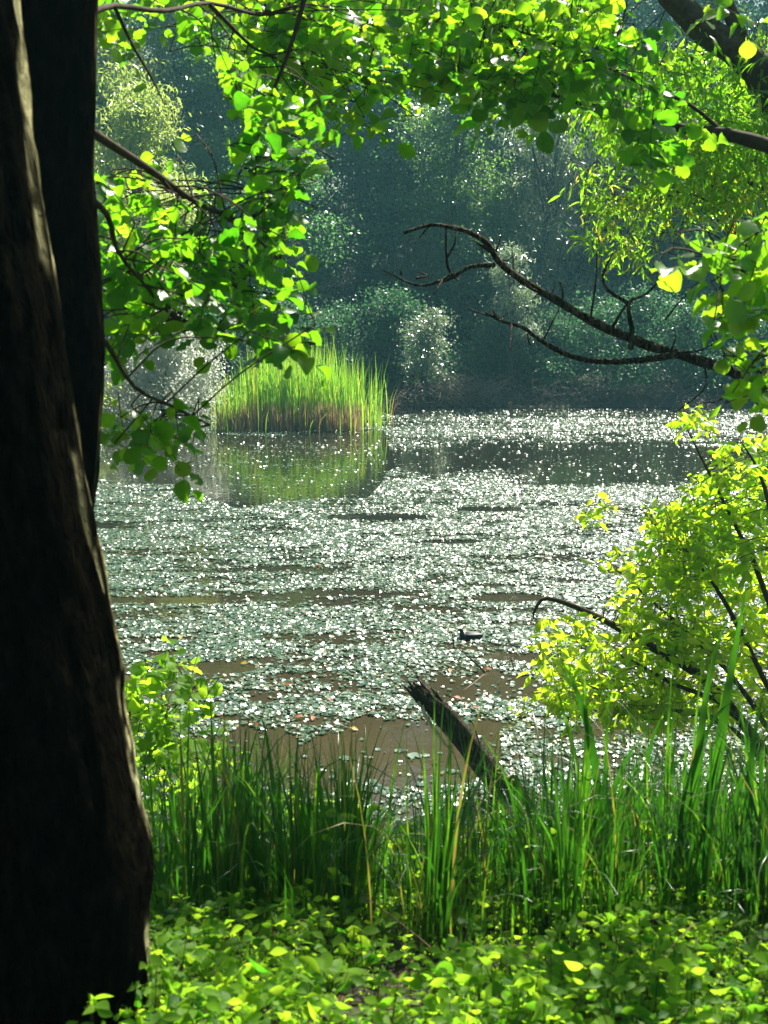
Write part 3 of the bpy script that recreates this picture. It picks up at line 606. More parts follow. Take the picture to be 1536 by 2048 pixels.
# ------------------------------------------------------------------ willow outside the right edge: limbs, narrow leaves, dead branch
WY = 8.2
willow = thing('willow_tree', (3.5, WY, float(gz(3.5, WY))), 'willow at the right edge with narrow yellow green leaves and a bare dead branch', 'tree')
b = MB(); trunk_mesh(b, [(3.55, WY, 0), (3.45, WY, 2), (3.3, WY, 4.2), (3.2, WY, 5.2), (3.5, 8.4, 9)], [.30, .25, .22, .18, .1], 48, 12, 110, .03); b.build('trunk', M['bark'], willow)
b = MB(); wp = lambda l, D: [P(u_, v_, D) for u_, v_ in l]
tube(b, [np.array((3.3, WY, 4.6)), *wp([(1640, 330), (1536, 165), (1470, 100), (1410, 60), (1345, -5), (1280, -90), (1200, -200)], 7.8)], [.15, .11, .10, .085, .08, .07, .06, .05], 12, jit=.12)
tube(b, wp([(1500, 110), (1475, 60), (1450, 0), (1420, -100)], 7.8), [.045, .042, .04, .035], 9, jit=.12)
b.build('limb', M['branch'], willow)
b = MB(); DD = 8.0
main = [(1536, 770), (1470, 745), (1380, 715), (1300, 692), (1240, 668), (1180, 640), (1120, 605), (1060, 570), (1020, 543), (992, 516), (977, 490), (950, 470), (915, 457), (860, 450), (808, 466)]
tube(b, [np.array((3.33, WY, 4.0)), *[P(u_, v_, DD - .012 * i ** 1.3) for i, (u_, v_) in enumerate(main)]], [.06] + [px(r_, DD) for r_ in np.linspace(11.5, 3, len(main))], 9, jit=.32)
for l_, ra, rb in [([(990, 530), (940, 534), (905, 555), (870, 566), (830, 570), (765, 540)], 6, 2.5), ([(1365, 708), (1320, 715), (1260, 722), (1190, 722), (1130, 708), (1080, 680), (1045, 655), (1000, 641), (970, 625)], 10, 3.5),
    ([(904, 555), (893, 520), (892, 450)], 4, 2), ([(894, 515), (909, 488), (911, 460)], 3, 1.5), ([(988, 515), (1003, 470)], 4, 1.5), ([(980, 503), (945, 480)], 4.5, 2), ([(1125, 608), (1125, 580), (1118, 562)], 3, 1.5), ([(1088, 678), (1118, 618)], 2.5, 1.5),
    ([(1262, 700), (1264, 660), (1258, 606), (1292, 588), (1332, 548)], 7, 2), ([(1256, 606), (1215, 580), (1206, 550), (1224, 510)], 5, 2), ([(1181, 640), (1192, 560), (1194, 500)], 3, 1.5), ([(1225, 655), (1245, 620), (1258, 606)], 4, 3), ([(860, 450), (850, 462), (838, 476)], 3, 1.5),
    ([(1340, 706), (1350, 680), (1352, 668)], 3, 1.2), ([(1408, 725), (1412, 770), (1385, 800), (1330, 838)], 3, 1.2), ([(1470, 760), (1440, 800), (1405, 806)], 3, 1), ([(1060, 690), (1055, 672), (1058, 660)], 2.5, 1), ([(1330, 640), (1362, 600), (1400, 560)], 2.5, 1.2), ([(1470, 660), (1462, 610), (1440, 570)], 3, 1.5)]:
    tube(b, wp(l_, DD - .1), np.linspace(px(ra * .85, DD), px(rb * .7, DD), len(l_)), 6, jit=.3)
for l_ in (main, [(940, 534), (870, 566), (765, 540)], [(1260, 722), (1130, 708), (1045, 655), (970, 625)]):
    for k in range(12 if l_ is main else 6):      # broken stubs and fine twigs
        t = rng.uniform(.5, len(l_) - 1.2); u_, v_ = [float(np.interp(t, np.arange(len(l_)), [q_[i] for q_ in l_])) for i in (0, 1)]
        p0 = P(u_, v_, DD - .1); d_ = rng.normal(size=3) * [.7, .7, .5] + [-.3, 0, .15]; ln_ = rng.choice([.04, .07, .18, .3]); d_ *= ln_ / np.linalg.norm(d_)
        tube(b, [p0, p0 + d_ * .5 + rng.normal(size=3) * .02, p0 + d_], [px(2.6, DD), px(1.6, DD), px(.8, DD)], 4, jit=.2)
b.build('dead_branch', M['dead'], willow)
Wl = Sprays()
Wl.branch([wpt(3.3, WY, 6.0), (1560, 120, 8.4), (1400, 110, 8.8), (1280, 180, 9)], .03, .006)
Wl.branch([wpt(3.3, WY, 5.4), (1600, 380, 8.4), (1480, 360, 8.6), (1380, 380, 8.8), (1240, 420, 9)], .022, .004)
Wl.branch([wpt(3.3, WY, 5.0), (1560, 480, 8.2), (1480, 500, 8.3), (1450, 640, 8.4)], .016, .004)
Wl.fill([(1160, 150), (1260, 90), (1380, 90), (1560, 60), (1560, 330), (1440, 340), (1330, 310), (1240, 300), (1180, 250)], (7.5, 8.9), 330, WILLOW, .10, 12, .34, .9, .5, .1, .85, .6, 0, .6, .0018)
Wl.fill([(1290, 250), (1560, 240), (1560, 420), (1420, 400), (1300, 350)], (7.5, 8.8), 130, WILLOW, .095, 12, .34, .9, .5, .15, .95, .6, 0, .6, .0018)
Wl.fill([(1150, 330), (1290, 320), (1260, 400), (1170, 420)], (7.8, 9.2), 24, WILLOW, .08, 10, .3, .9, .5, .3, .95, .6, 0, .6, .0018)
Wl.fill([(1150, 400), (1230, 390), (1310, 500), (1300, 530), (1200, 500), (1150, 470)], (7.8, 9.0), 40, WILLOW, .08, 10, .28, .9, .5, .3, 1, .7, 0, .6, .0018)
Wl.fill([(1240, 370), (1500, 360), (1500, 440), (1400, 450), (1260, 440)], (7.8, 9.0), 60, WILLOW, .078, 10, .28, .9, .5, .3, 1, .7, 0, .6, .0018)
Wl.build(willow, M['willow'], M['twig'])

# ------------------------------------------------------------------ bright shrub over the water at the right
EY = 10.4
elder = thing('box_elder_shrub', (3.75, 10.0, float(gz(3.75, 10.0))), 'bright yellow green shrub hanging over the water at the right', 'shrub')
E = Sprays(); eb = wpt(3.75, 10.0, -.3)
for l_ in [[(1536, 1200, 10.2), (1470, 1050, 10.3), (1410, 930, 10.5), (1370, 850, 10.6)], [(1500, 1300, 10.2), (1400, 1130, 10.4), (1310, 1050, 10.8)], [(1500, 1400, 10.0), (1390, 1280, 10.3), (1290, 1190, 10.8), (1215, 1120, 11.2)],
           [(1480, 1440, 9.9), (1350, 1370, 10.2), (1220, 1300, 10.6), (1110, 1260, 11)], [(1480, 1470, 9.9), (1340, 1420, 10.0), (1230, 1390, 10.3), (1120, 1350, 10.6)], [(1560, 1100, 9.8), (1520, 950, 9.9), (1480, 880, 10)]]:
    E.branch([eb] + l_, .028, .005)
E.branch([eb, (1450, 1400, 10.2), (1330, 1310, 10.4), (1240, 1258, 10.6), (1180, 1226, 10.7), (1095, 1196, 10.8), (1070, 1220, 10.8), (1066, 1238, 10.8)], .05, .006)
ep = dict(tmpl=LANCE, size=.12, nl=9, L=.26, droop=.7, tilt=1.0, link=.5, spread=.9, wr=.0025)
E.fill([(1380, 980), (1430, 900), (1560, 850), (1560, 1150), (1300, 1180), (1290, 1040)], (9.9, 11.0), 165, rlo=.1, rhi=.8, **ep)
E.fill([(1300, 1020), (1390, 980), (1560, 1060), (1560, 1300), (1330, 1300), (1200, 1190), (1195, 1115), (1290, 1090)], (10.1, 11.2), 195, rlo=.25, rhi=1, **ep)
E.fill([(1090, 1235), (1200, 1220), (1330, 1240), (1560, 1260), (1560, 1420), (1300, 1420), (1130, 1400), (1075, 1340)], (9.8, 10.9), 190, rlo=.2, rhi=1, **ep)
E.fill([(1080, 1360), (1200, 1380), (1420, 1400), (1420, 1440), (1250, 1440), (1090, 1400)], (9.6, 10.6), 60, rlo=.3, rhi=1, **ep)
E.fill([(1350, 850), (1395, 800), (1420, 870), (1370, 880)], (10, 10.8), 9, rlo=.1, rhi=.9, **ep)
E.fill([(1165, 1020), (1200, 990), (1220, 1010), (1190, 1035)], (10.6, 11), 6, rlo=.3, rhi=1, **ep)
E.build(elder, M['elder'], M['twig'])

# ------------------------------------------------------------------ broken log, sticks, coot
lb = W(1012, 1598); LY = lb[1]
log = thing('broken_log', (lb[0], lb[1], 0), 'splintered grey log leaning out of the water near the bank', 'log')
LP = [P(1120, 1625, LY - .1), P(1055, 1606, LY - .05), P(1003, 1576, LY), P(962, 1525, LY - .02), P(915, 1462, LY - .04), P(872, 1412, LY - .06), P(850, 1390, LY - .07)]
LP[0][2] = -.12; LP[1][2] = max(LP[1][2], -.04)
lr = [.085, .095, .104, .101, .096, .089, .08]
def loglen(th):   # jagged break: how far each bark strip reaches past the last centre point
    return .03 + .10 * abs(math.sin(2.5 * th + .4)) + .06 * abs(math.sin(7 * th)) + (.07 if 2.5 < th < 3.3 else 0)
b = MB(); k = 36; c = np.array(LP); s_ = np.linspace(0, len(c) - 1, 60); cc = np.stack([np.interp(s_, np.arange(len(c)), c[:, i]) for i in range(3)], -1); rr = np.interp(s_, np.arange(len(c)), lr)
for _ in range(5): cc[1:-1] = (cc[:-2] + 2 * cc[1:-1] + cc[2:]) / 4
tg = np.gradient(cc, axis=0); tg /= np.linalg.norm(tg, axis=1, keepdims=True); sdv = np.array([0, -1., 0]); e1 = np.cross(tg, sdv); e1 /= np.linalg.norm(e1, axis=1, keepdims=True); e2 = np.cross(e1, tg)
V = []
for i in range(60):
    for j in range(k):
        th = j / k * 2 * math.pi; q = 1 + .22 * (vnoise(np.array(j * .33), np.array(i * .09)) - .5) + .24 * (vnoise(np.array(j * .9 + 9), np.array(i * .06)) - .5) + .08 * (vnoise(np.array(j * 1.7 + 3), np.array(i * .5)) - .5)
        V.append(cc[i] + rr[i] * q * (math.cos(th) * e1[i] + math.sin(th) * e2[i]))
V = np.array(V); F = [(i * k + j, i * k + (j + 1) % k, (i + 1) * k + (j + 1) % k, (i + 1) * k + j) for i in range(59) for j in range(k)]
top_ = np.array([V[59 * k + j] + tg[59] * loglen(j / k * 2 * math.pi) for j in range(k)]); inn = cc[59] + (top_ - cc[59]) * .72 - tg[59] * .03; deep = cc[52] + (V[52 * k:53 * k] - cc[52]) * .45
V = np.vstack([V, top_, inn, deep]); o0 = 60 * k
for a_, b_ in ((59 * k, o0), (o0, o0 + k), (o0 + k, o0 + 2 * k)): F += [(a_ + j, a_ + (j + 1) % k, b_ + (j + 1) % k, b_ + j) for j in range(k)]
b.add(V, np.array(F))
b.build('trunk', M['dead'], log)
b = MB()  # pale strip of torn bark down the left flank and a long splinter at the top
st = wp([(836, 1402), (852, 1434), (872, 1465), (890, 1488), (906, 1506)], LY - .13); tube(b, st, [.006, .013, .015, .011, .004], 5, jit=.9)
tube(b, wp([(846, 1410), (850, 1432), (862, 1448)], LY - .16), [.006, .016, .006], 5, jit=.6)
b.build('torn_strip', M['bleached'], log)
b = MB(); tube(b, wp([(852, 1420), (836, 1398), (824, 1388), (812, 1377)], LY - .1), [.035, .03, .018, .003], 6, jit=.5)
tube(b, wp([(886, 1410), (872, 1388), (862, 1376)], LY - .08), [.03, .022, .004], 6, jit=.5); b.build('splinter', M['dead'], log)
b = MB()
for k_ in range(70):
    t = rng.uniform(0, 2.6); q = np.array([np.interp(t, np.arange(7), c[:, i]) for i in range(3)]); n_ = np.array([.6 + .3 * rng.normal(), -.5 + .4 * rng.normal(), .8]); n_ /= np.linalg.norm(n_)
    p_ = q + n_ * .10; tube(b, [p_ - n_ * .02, p_ + n_ * .004 + rng.normal(size=3) * .012, p_ + n_ * .012], [.02, .018, .004], 5, jit=.5)
b.build('moss', M['moss'], log)
def stick(l_, ra, rb, lab, mat='twig', g=None):
    p = [W(*q) if len(q) == 2 else P(*q) for q in l_]; b = MB(); tube(b, p, np.linspace(ra, rb, len(p)), 5, jit=.2)
    return tag(b.build('stick', M[mat], loc=tuple(p[0])), lab, 'stick', g)
Y_ = W(1000, 1602)[1] - .25
stick([(1003, 1604, Y_), (975, 1545, Y_), (960, 1490, Y_), (945, 1443, Y_)], .010, .007, 'thin bare stick leaning against the broken log', 'brush')
Y_ = W(970, 1345)[1]; stick([(972, 1347, Y_), (950, 1325, Y_), (932, 1310, Y_), (924, 1299, Y_)], .014, .004, 'dark stick poking up from the water below the coot')
stick([(968, 1349), (945, 1368), (925, 1382)], .009, .004, 'pale stick lying in the water below the dark one', 'brush')
Y_ = W(908, 1297)[1]; stick([(908, 1298, Y_), (906, 1275, Y_), (901, 1258, Y_)], .010, .004, 'short upright stick in the water left of the coot')
Y_ = W(1030, 1345)[1]; stick([(1030, 1345, Y_), (1024, 1325, Y_), (1021, 1312, Y_)], .007, .003, 'tiny upright twig in the water right of the dark stick')
Y_ = W(1126, 1350)[1]; stick([(1127, 1352, Y_), (1124, 1332, Y_), (1128, 1315, Y_)], .016, .008, 'stubby dark stick standing in the water by the bright shrub')
Y_ = W(1046, 1436)[1]
pl = thing('water_plant', (W(1046, 1436)[0], Y_, 0), 'small tuft of yellowing leaves standing in the open water', 'plant')
Q = Sprays()
for k_ in range(7): Q.spray(W(1046 + rng.normal() * 8, 1434) , np.array([rng.normal() * .5, rng.normal() * .3, 1.]), .16, OVAL, .06, 5, droop=.3, rlo=.3, wood=True)
Q.leaf.build('foliage', M['elder'], pl); Q.wood.build('stem', M['twig'], pl)

M['coot'] = plain('coot_feathers', (.022, .022, .025), .55, .4); M['coot_head'] = plain('coot_head', (.010, .010, .012), .5, .4); M['bill'] = plain('coot_bill', (.5, .45, .38), .4)
cb = W(942, 1277); coot = thing('coot', tuple(cb), 'small black coot swimming to the left in the glittering water', 'bird')
sta = [(.150, .070, .004, .006), (.138, .062, .022, .016), (.105, .050, .045, .036), (.06, .042, .062, .052), (.0, .038, .070, .058), (-.05, .036, .064, .054), (-.085, .042, .046, .046), (-.105, .062, .030, .036), (-.112, .088, .024, .027), (-.116, .110, .024, .026), (-.124, .124, .025, .024), (-.138, .122, .018, .018), (-.150, .116, .008, .010)]
b = MB(); k = 14; V = []; th = np.arange(k) / k * 2 * math.pi; sta = np.array(sta)
tgc = np.gradient(sta[:, :2], axis=0); tgc /= np.linalg.norm(tgc, axis=1, keepdims=True)
for (x_, z_, hw, hh), (tx, tz) in zip(sta, tgc):
    n2_ = np.array([tz, 0, -tx]) * (1 if tx < 0 else -1); V.append(cb + np.array([x_, 0, z_ - .015]) + np.outer(np.cos(th) * hw, [0, 1, 0]) + np.outer(np.sin(th) * hh, n2_))
V = np.vstack(V); n_ = len(sta); i, j = np.meshgrid(np.arange(n_ - 1), np.arange(k), indexing='ij')
b.add(V, [np.stack([i * k + j, i * k + (j + 1) % k, (i + 1) * k + (j + 1) % k, (i + 1) * k + j], -1).reshape(-1, 4), np.arange(k)[None], (np.arange(k) + (n_ - 1) * k)[None]])
b.build('body', M['coot'], coot)
b = MB(); tube(b, [cb + [-.146, 0, .106], cb + [-.160, 0, .100], cb + [-.176, 0, .092]], [.009, .007, .002], 7); tube(b, [cb + [-.140, 0, .122], cb + [-.150, 0, .110]], [.006, .008], 6); b.build('bill', M['bill'], coot)
for sy in (-1, 1):
    b = MB(); tube(b, [cb + [.12, sy * .022, .055], cb + [.05, sy * .058, .052], cb + [-.04, sy * .058, .045], cb + [-.07, sy * .045, .04]], [.006, .022, .028, .008], 8); b.build('wing', M['coot'], coot)

# ------------------------------------------------------------------ bank vegetation
def sedge_proto(seed, nb, hmin, hmax, wd, name='sedge_clump'):
    global rng
    old = rng; rng = np.random.default_rng(seed); b = MB()
    for k in range(nb):
        a = rng.uniform(0, 6.28); rr_ = abs(rng.normal()) * .07
        blade(b, (math.cos(a) * rr_, math.sin(a) * rr_, -.04), rng.uniform(hmin, hmax), wd * rng.uniform(.6, 1.2), a + rng.normal() * .5, abs(rng.normal(.45, .45)) if rng.random() < .7 else rng.uniform(1.0, 2.5), 8, rng.random() ** .8 * .9 if rng.random() < .955 else .99, 0, rng.normal() * .5, .3)
    o = b.build(name, M['sedge']); rng = old
    return o
protos = [sedge_proto(200 + k, 36, .4, .9, .0095) for k in range(5)]
spots = []
for k in range(900):
    y = rng.uniform(3.7, 8.9); x = rng.uniform(-.29, .33) * y
    u_, v_ = PX(np.array([x, y, float(gz(x, y))]))
    if u_ < 260 or u_ > 1600: continue
    dens = .9 if (420 < u_ < 760 or 1000 < u_) else .42
    if y < 4.2: dens *= .35
    if 740 < u_ < 1050: dens *= .42
    if rng.random() < dens * .7: spots.append((x, y))
for i, (x, y) in enumerate(spots):
    o = protos[i] if i < 5 else protos[i % 5].copy()
    if i >= 5: col.objects.link(o)
    o.location = (x, y, float(gz(x, y))); o.rotation_euler = (0, 0, rng.uniform(0, 6.28)); s = rng.uniform(.75, 1.2) * (.9 if y < 5.6 and x < 1.0 else 1) * (.8 if y > 6 else 1); o.scale = (s, s, s)
    tag(o, 'tuft of arching green sedge blades growing on the bank in front of the water', 'sedge', 'sedge tufts on the near bank')
def blade_path(mb, pts, D, wpx, r=.5):
    p = np.array([P(u_, v_, D) for u_, v_ in pts]); n = 14; t = np.linspace(0, len(p) - 1, n); q = np.stack([np.interp(t, np.arange(len(p)), p[:, i]) for i in range(3)], -1)
    for _ in range(3): q[1:-1] = (q[:-2] + 2 * q[1:-1] + q[2:]) / 4
    tt = np.linspace(0, 1, n); w_ = px(wpx, D) * .5 * np.minimum(1, (1.01 - tt) * 2.0); a = rng.normal() * .25; sd_ = np.array([math.cos(a), math.sin(a), 0]); nn = np.array([-math.sin(a), math.cos(a), 0])
    V = np.stack([q - sd_ * w_[:, None] + nn * .3 * w_[:, None], q, q + sd_ * w_[:, None] + nn * .3 * w_[:, None]], 1).reshape(-1, 3); i = np.arange(n - 1) * 3
    mb.add(V, np.vstack([np.stack([i, i + 1, i + 4, i + 3], -1), np.stack([i + 1, i + 2, i + 5, i + 4], -1)]), r)
def iris(D, base, paths, lab):
    p0 = P(*base, D); z = float(gz(p0[0], D)); loc = (p0[0], D, z); b = MB()
    for l_, w_, r_ in paths:
        root = PX(np.array([P(*l_[0], D)[0], D, z - .03])); blade_path(b, [(float(root[0]), float(root[1]))] + l_, D, w_, r_)
    return tag(b.build('iris_clump', M['sedge'], loc=loc), lab, 'iris')
iris(4.1, (1400, 1850), [([(1375, 1760), (1398, 1500), (1420, 1330), (1458, 1225)], 21, .7), ([(1405, 1760), (1436, 1500), (1470, 1300), (1496, 1155)], 24, .6), ([(1350, 1760), (1372, 1560), (1430, 1420), (1475, 1400)], 15, .3), ([(1430, 1760), (1480, 1560), (1520, 1470)], 15, .4), ([(1390, 1760), (1350, 1600), (1330, 1500)], 14, .3), ([(1440, 1760), (1500, 1650), (1536, 1600)], 13, .6), ([(1410, 1760), (1415, 1600), (1452, 1450)], 14, .2)], 'tallest iris clump at the right with two long blades above the shrub')
iris(4.4, (1185, 1850), [([(1172, 1700), (1176, 1560), (1172, 1420), (1168, 1330)], 15, .8), ([(1195, 1700), (1200, 1550), (1170, 1420), (1140, 1345), (1110, 1305)], 17, .25), ([(1165, 1700), (1165, 1560), (1120, 1400), (1095, 1310)], 12, .8), ([(1205, 1700), (1212, 1500), (1219, 1345)], 12, .5), ([(1190, 1700), (1232, 1560), (1262, 1500), (1296, 1460)], 13, .4), ([(1180, 1700), (1140, 1580), (1080, 1500)], 12, .5), ([(1200, 1700), (1240, 1600), (1245, 1520)], 14, .3), ([(1185, 1750), (1150, 1640), (1135, 1540)], 12, .3)], 'iris clump in the middle of the right bank with blades bent left')
iris(4.5, (1030, 1850), [([(1035, 1760), (1040, 1640), (1038, 1545), (1020, 1542), (1012, 1600)], 16, .3), ([(1005, 1760), (1010, 1660), (1000, 1570), (975, 1530)], 11, .5), ([(1060, 1760), (1075, 1640), (1110, 1560)], 11, .5), ([(1020, 1760), (990, 1640), (960, 1600)], 11, .4)], 'iris clump with folded blades in front of the log foot')
iris(4.2, (880, 1880), [([(872, 1800), (880, 1720), (905, 1640)], 11, .88), ([(880, 1800), (890, 1700), (920, 1620)], 11, .86), ([(886, 1800), (900, 1740), (925, 1690)], 10, .88), ([(868, 1800), (865, 1740), (850, 1680)], 9, .85), ([(876, 1800), (878, 1700), (890, 1650)], 9, .88)], 'small sunlit pale green iris tuft in the centre of the bank')
iris(4.6, (560, 1850), [([(560, 1700), (545, 1560), (530, 1450), (520, 1430)], 12, .4), ([(600, 1700), (590, 1540), (600, 1440)], 11, .4), ([(640, 1700), (620, 1580), (660, 1500), (760, 1535), (800, 1570)], 10, .4), ([(430, 1700), (425, 1500), (420, 1370)], 10, .5), ([(700, 1700), (690, 1580), (695, 1520)], 10, .5), ([(500, 1700), (492, 1560), (490, 1440)], 11, .3)], 'tall sedge like blades standing in front of the brown water at the left')

iris(4.3, (1290, 1860), [([(1280, 1760), (1285, 1600), (1300, 1480), (1330, 1420)], 16, .3), ([(1300, 1760), (1310, 1620), (1345, 1520), (1400, 1500)], 15, .2), ([(1270, 1760), (1255, 1620), (1240, 1540)], 13, .5), ([(1310, 1760), (1335, 1650), (1340, 1560)], 14, .15), ([(1285, 1760), (1292, 1640), (1288, 1550)], 13, .7), ([(1265, 1780), (1230, 1680), (1190, 1640)], 12, .4)], 'dark iris clump between the two tallest clumps on the right bank')
iris(4.0, (1510, 1870), [([(1500, 1760), (1495, 1600), (1510, 1450), (1530, 1380)], 18, .2), ([(1520, 1760), (1525, 1600), (1520, 1500)], 16, .4), ([(1485, 1760), (1470, 1640), (1480, 1560)], 15, .15), ([(1530, 1780), (1560, 1650), (1580, 1600)], 15, .5), ([(1505, 1780), (1450, 1680), (1380, 1650)], 14, .3)], 'dark iris clump cut by the right edge of the view')
iris(4.7, (720, 1850), [([(715, 1740), (710, 1640), (705, 1570)], 12, .2), ([(730, 1740), (745, 1650), (790, 1600)], 11, .4), ([(700, 1740), (670, 1660), (640, 1600)], 12, .15), ([(725, 1750), (735, 1680), (760, 1620)], 11, .7)], 'dark iris clump left of the sunlit pale tuft')
G = MB(); GS = MB()
def ground_leaves(n, ylo, yhi, smin, smax, hmax, rlo, rhi, xr=(-.33, .33), nl=(3, 6), tm=OVAL, tilt=.75):
    for k in range(n):
        y = rng.uniform(ylo, yhi); x = rng.uniform(*xr) * y; z = float(gz(x, y)); hum = float(vnoise(np.array(x * 2.6 + 30), np.array(y * 2.6)))
        if y < 5 and rng.random() > smooth(.25, .5, hum) + .34: continue
        h = .05 * hum * (y < 5) + rng.random() ** 1.5 * hmax + .015; m_ = rng.integers(*nl); s = rng.uniform(smin, smax)
        a = rng.uniform(0, 6.28) + np.arange(m_) * 6.28 / m_ + rng.normal(size=m_) * .3; el = rng.uniform(-.25, .45, m_)
        ax = np.stack([np.cos(a), np.sin(a), el], -1); tp = np.array([x + rng.normal() * .03, y + rng.normal() * .03, z + h]); nr = np.array([0, -.6, .6]) + rng.normal(size=(m_, 3)) * tilt
        scatter(G, tm, np.repeat(tp[None], m_, 0) + rng.normal(size=(m_, 3)) * .012 + ax * s * .12, frames(ax, nr), s * rng.uniform(.6, 1.15, m_), rng.uniform(rlo, rhi, m_))
        if h > .05: tube(GS, [(x, y, z - .01), (tp + [x, y, z]) / 2, tp], [.002, .0018, .0012], 3, sub=1)
ground_leaves(4200, 2.6, 4.9, .014, .034, .08, .1, 1)
ground_leaves(800, 2.6, 4.6, .028, .05, .16, .3, 1)
ground_leaves(160, 2.6, 4.4, .035, .058, .12, .4, 1)
ground_leaves(700, 2.6, 4.8, .03, .055, .13, 0, .7, nl=(4, 8), tm=LANCE)
ground_leaves(260, 2.7, 4.6, .032, .052, .10, 0, .45, nl=(2, 4), tm=ALDER)
ground_leaves(1300, 4.2, 8.9, .03, .06, .40, .1, .9)
ground_leaves(350, 5.5, 8.9, .05, .08, .5, .3, 1, nl=(4, 8))
gc = G.build('ground_cover', [M['ground_leaf']]); tag(gc, 'carpet of small bright leaves covering the near bank', 'ground cover', kind='stuff')
GS.build('stem', M['twig'], gc)
lt = MB()
for k in range(420):
    y = rng.uniform(2.6, 5.5); x = rng.uniform(-.32, .33) * y; z = float(gz(x, y))
    scatter(lt, OVAL, np.array([[x, y, z + rng.uniform(.01, .05)]]), frames(rng.normal(size=(1, 3)) * [1, 1, .2], np.array([[0, 0, 1.]]) + rng.normal(size=(1, 3)) * .4), rng.uniform(.03, .07), rng.random())
for k in range(130):
    y = rng.uniform(2.6, 5.5); x = rng.uniform(-.32, .33) * y; z = float(gz(x, y)); d = rng.normal(size=3) * [.12, .12, .03]
    tube(lt, [(x, y, z + .03), np.array((x, y, z + .05)) + d, np.array((x, y, z + .04)) + d * 2], [.004, .003, .002], 4, sub=2)
tag(lt.build('leaf_litter', M['litter']), 'brown dead leaves and twigs scattered over the bank', 'leaf litter', kind='stuff')
# fine upright grass between the sedges
b = MB()
for k in range(2600):
    y = rng.uniform(3.6, 9.0); x = rng.uniform(-.27, .33) * y
    blade(b, (x, y, float(gz(x, y)) - .02), rng.uniform(.12, .5), rng.uniform(.003, .007), rng.uniform(0, 6.28), abs(rng.normal()) * .7, 4, rng.random() * .93 if rng.random() < .975 else 1.0)
tag(b.build('grass', M['sedge']), 'thin grass growing between the sedge tufts', 'grass', kind='stuff')
# leafy saplings left of the sedges
def sapling(loc, label, poly, D, n, size, nl, L, stems, tm=ALDER, mat='ground_leaf', rlo=.2, rhi=1, name='sapling'):
    t = thing(name, loc, label, 'sapling'); s = Sprays()
    for l_ in stems: s.branch([wpt(loc[0], loc[1], loc[2] - .05)] + l_, .008, .003, 5)
    s.fill(poly, D, n, tm, size, nl, L, .4, .6, rlo, rhi, .6); s.leaf.build('foliage', M[mat], t); s.wood.build('stem', M['twig'], t)
    return t
x_ = P(300, 1700, 6.2)[0]
sapling((x_, 6.2, float(gz(x_, 6.2))), 'leafy alder sprout beside the trunk above the pond edge', [(235, 1330), (330, 1310), (410, 1360), (420, 1400), (350, 1440), (330, 1480), (250, 1480)], (5.9, 6.6), 36, .085, 7, .24, [[(290, 1600, 6.2), (300, 1480, 6.2), (380, 1380, 6.2)], [(270, 1560, 6.2), (260, 1420, 6.2), (275, 1340, 6.2)]], rlo=.3)
x_ = P(380, 1750, 7.2)[0]
sapling((x_, 7.2, float(gz(x_, 7.2))), 'low leafy sapling with bright round leaves at the left water edge', [(250, 1480), (400, 1470), (480, 1510), (500, 1570), (620, 1600), (560, 1680), (420, 1680), (270, 1740)], (5.6, 7.8), 105, .075, 7, .26, [[(330, 1650, 7.1), (330, 1540, 7.0)], [(430, 1640, 7.1), (460, 1530, 7.1)], [(520, 1650, 7.2), (560, 1600, 7.2)]], rlo=.2)
# broad leaved plants in the foreground
def broad(u_, v_, D, n, s, label, rr_=(.4, 1), tm=OVAL, up=.5, h=.12):
    p = P(u_, v_, D); z = float(gz(p[0], D)); loc = (p[0], D, z); t = thing('broadleaf_plant', loc, label, 'plant')
    h = max(h, p[2] - z)
    for k in range(n):
        a = rng.uniform(0, 6.28); ax = np.array([math.cos(a), math.sin(a), up * rng.uniform(.2, 1.3)]); q = np.array(loc) + [0, 0, h * rng.uniform(.55, 1)] + ax * s * .35
        l = MB(); st_ = MB(); scatter(l, tm, q[None], frames(ax[None], np.array([[0, -.1, 1.]]) + rng.normal(size=(1, 3)) * .3), s * rng.uniform(.75, 1.15), rng.uniform(*rr_))
        tube(st_, [(loc[0], loc[1], z - .02), (np.array(loc) + q) / 2 + [0, 0, .02], q], [.003, .0025, .0018], 4, sub=2)
        l.build('leaf', M['ground_leaf'], t); st_.build('stem', M['sedge'], t)
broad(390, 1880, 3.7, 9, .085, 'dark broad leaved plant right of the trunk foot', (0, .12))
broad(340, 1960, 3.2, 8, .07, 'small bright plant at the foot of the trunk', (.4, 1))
broad(660, 1985, 3.1, 9, .08, 'bright leafy plant at the bottom middle beside the single big leaf', (.6, 1))
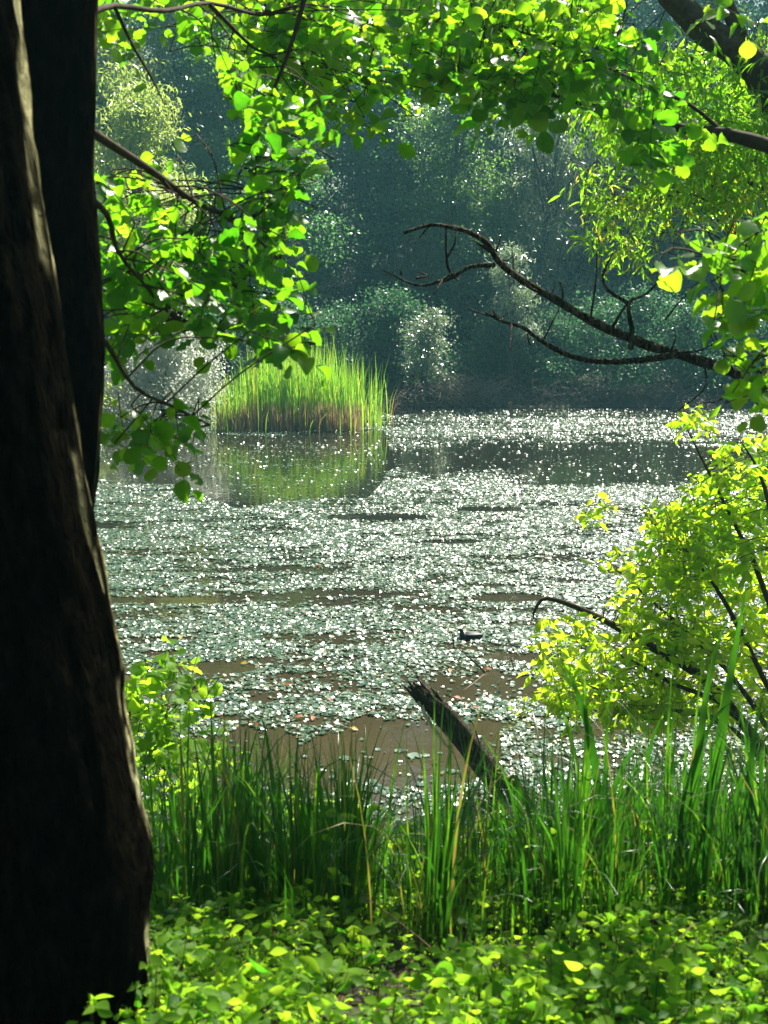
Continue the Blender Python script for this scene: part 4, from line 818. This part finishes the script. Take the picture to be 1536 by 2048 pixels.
broad(940, 1975, 3.2, 10, .075, 'sunlit round leaved plant at the bottom right of the middle', (.7, 1))
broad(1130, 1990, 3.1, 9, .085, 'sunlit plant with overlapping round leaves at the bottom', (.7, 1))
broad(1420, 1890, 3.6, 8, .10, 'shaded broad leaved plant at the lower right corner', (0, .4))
broad(1230, 1900, 3.5, 7, .06, 'small plant with narrow upright leaves on the right', (.4, 1), LANCE, 1.2)
p = P(478, 2052, 2.9); bl = thing('broadleaf_plant', (p[0], 2.9, float(gz(p[0], 2.9))), 'single big upright pale green leaf at the bottom edge', 'plant')
b = MB(); a0 = P(474, 2040, 2.9); a1 = P(538, 1958, 2.92); scatter(b, leaf_t([.06, .2, .27, .25, .17, .08, .01], .35, .12, .1, .15), a0[None], frames((a1 - a0)[None], np.array([[-.5, -.75, .55]])), np.linalg.norm(a1 - a0) * 1.05, .9); b.build('leaf', M['ground_leaf'], bl)
b = MB(); tube(b, [(p[0], 2.9, float(gz(p[0], 2.9)) - .02), a0 * .6 + np.array(WORLD[bl.name]) * .4, a0], [.004, .003, .0025], 5); b.build('stem', M['sedge'], bl)
# dead sticks on the bank
stick([(1330, 1870, 3.7), (1380, 1905, 3.6), (1420, 1935, 3.5)], .006, .004, 'thin dead stick lying among leaves at the lower right', 'brush')

# ------------------------------------------------------------------ haze
hm, nt = newmat('haze_air'); pv = node(nt, 'ShaderNodeVolumePrincipled'); pv.inputs['Color'].default_value = (.27, .72, .80, 1); pv.inputs['Density'].default_value = .0010; pv.inputs['Anisotropy'].default_value = .35
o_ = node(nt, 'ShaderNodeOutputMaterial'); nt.links.new(pv.outputs[0], o_.inputs['Volume'])
b = MB(); x0, x1, y0, y1, z0, z1 = -62, 62, -16, 97, -3, 32
b.add([(x, y, z) for x in (x0, x1) for y in (y0, y1) for z in (z0, z1)], np.array([(0, 1, 3, 2), (4, 6, 7, 5), (0, 4, 5, 1), (2, 3, 7, 6), (0, 2, 6, 4), (1, 5, 7, 3)]))
tag(b.build('haze', hm, flat=True), 'thin blue haze over the pond', 'haze', kind='stuff')
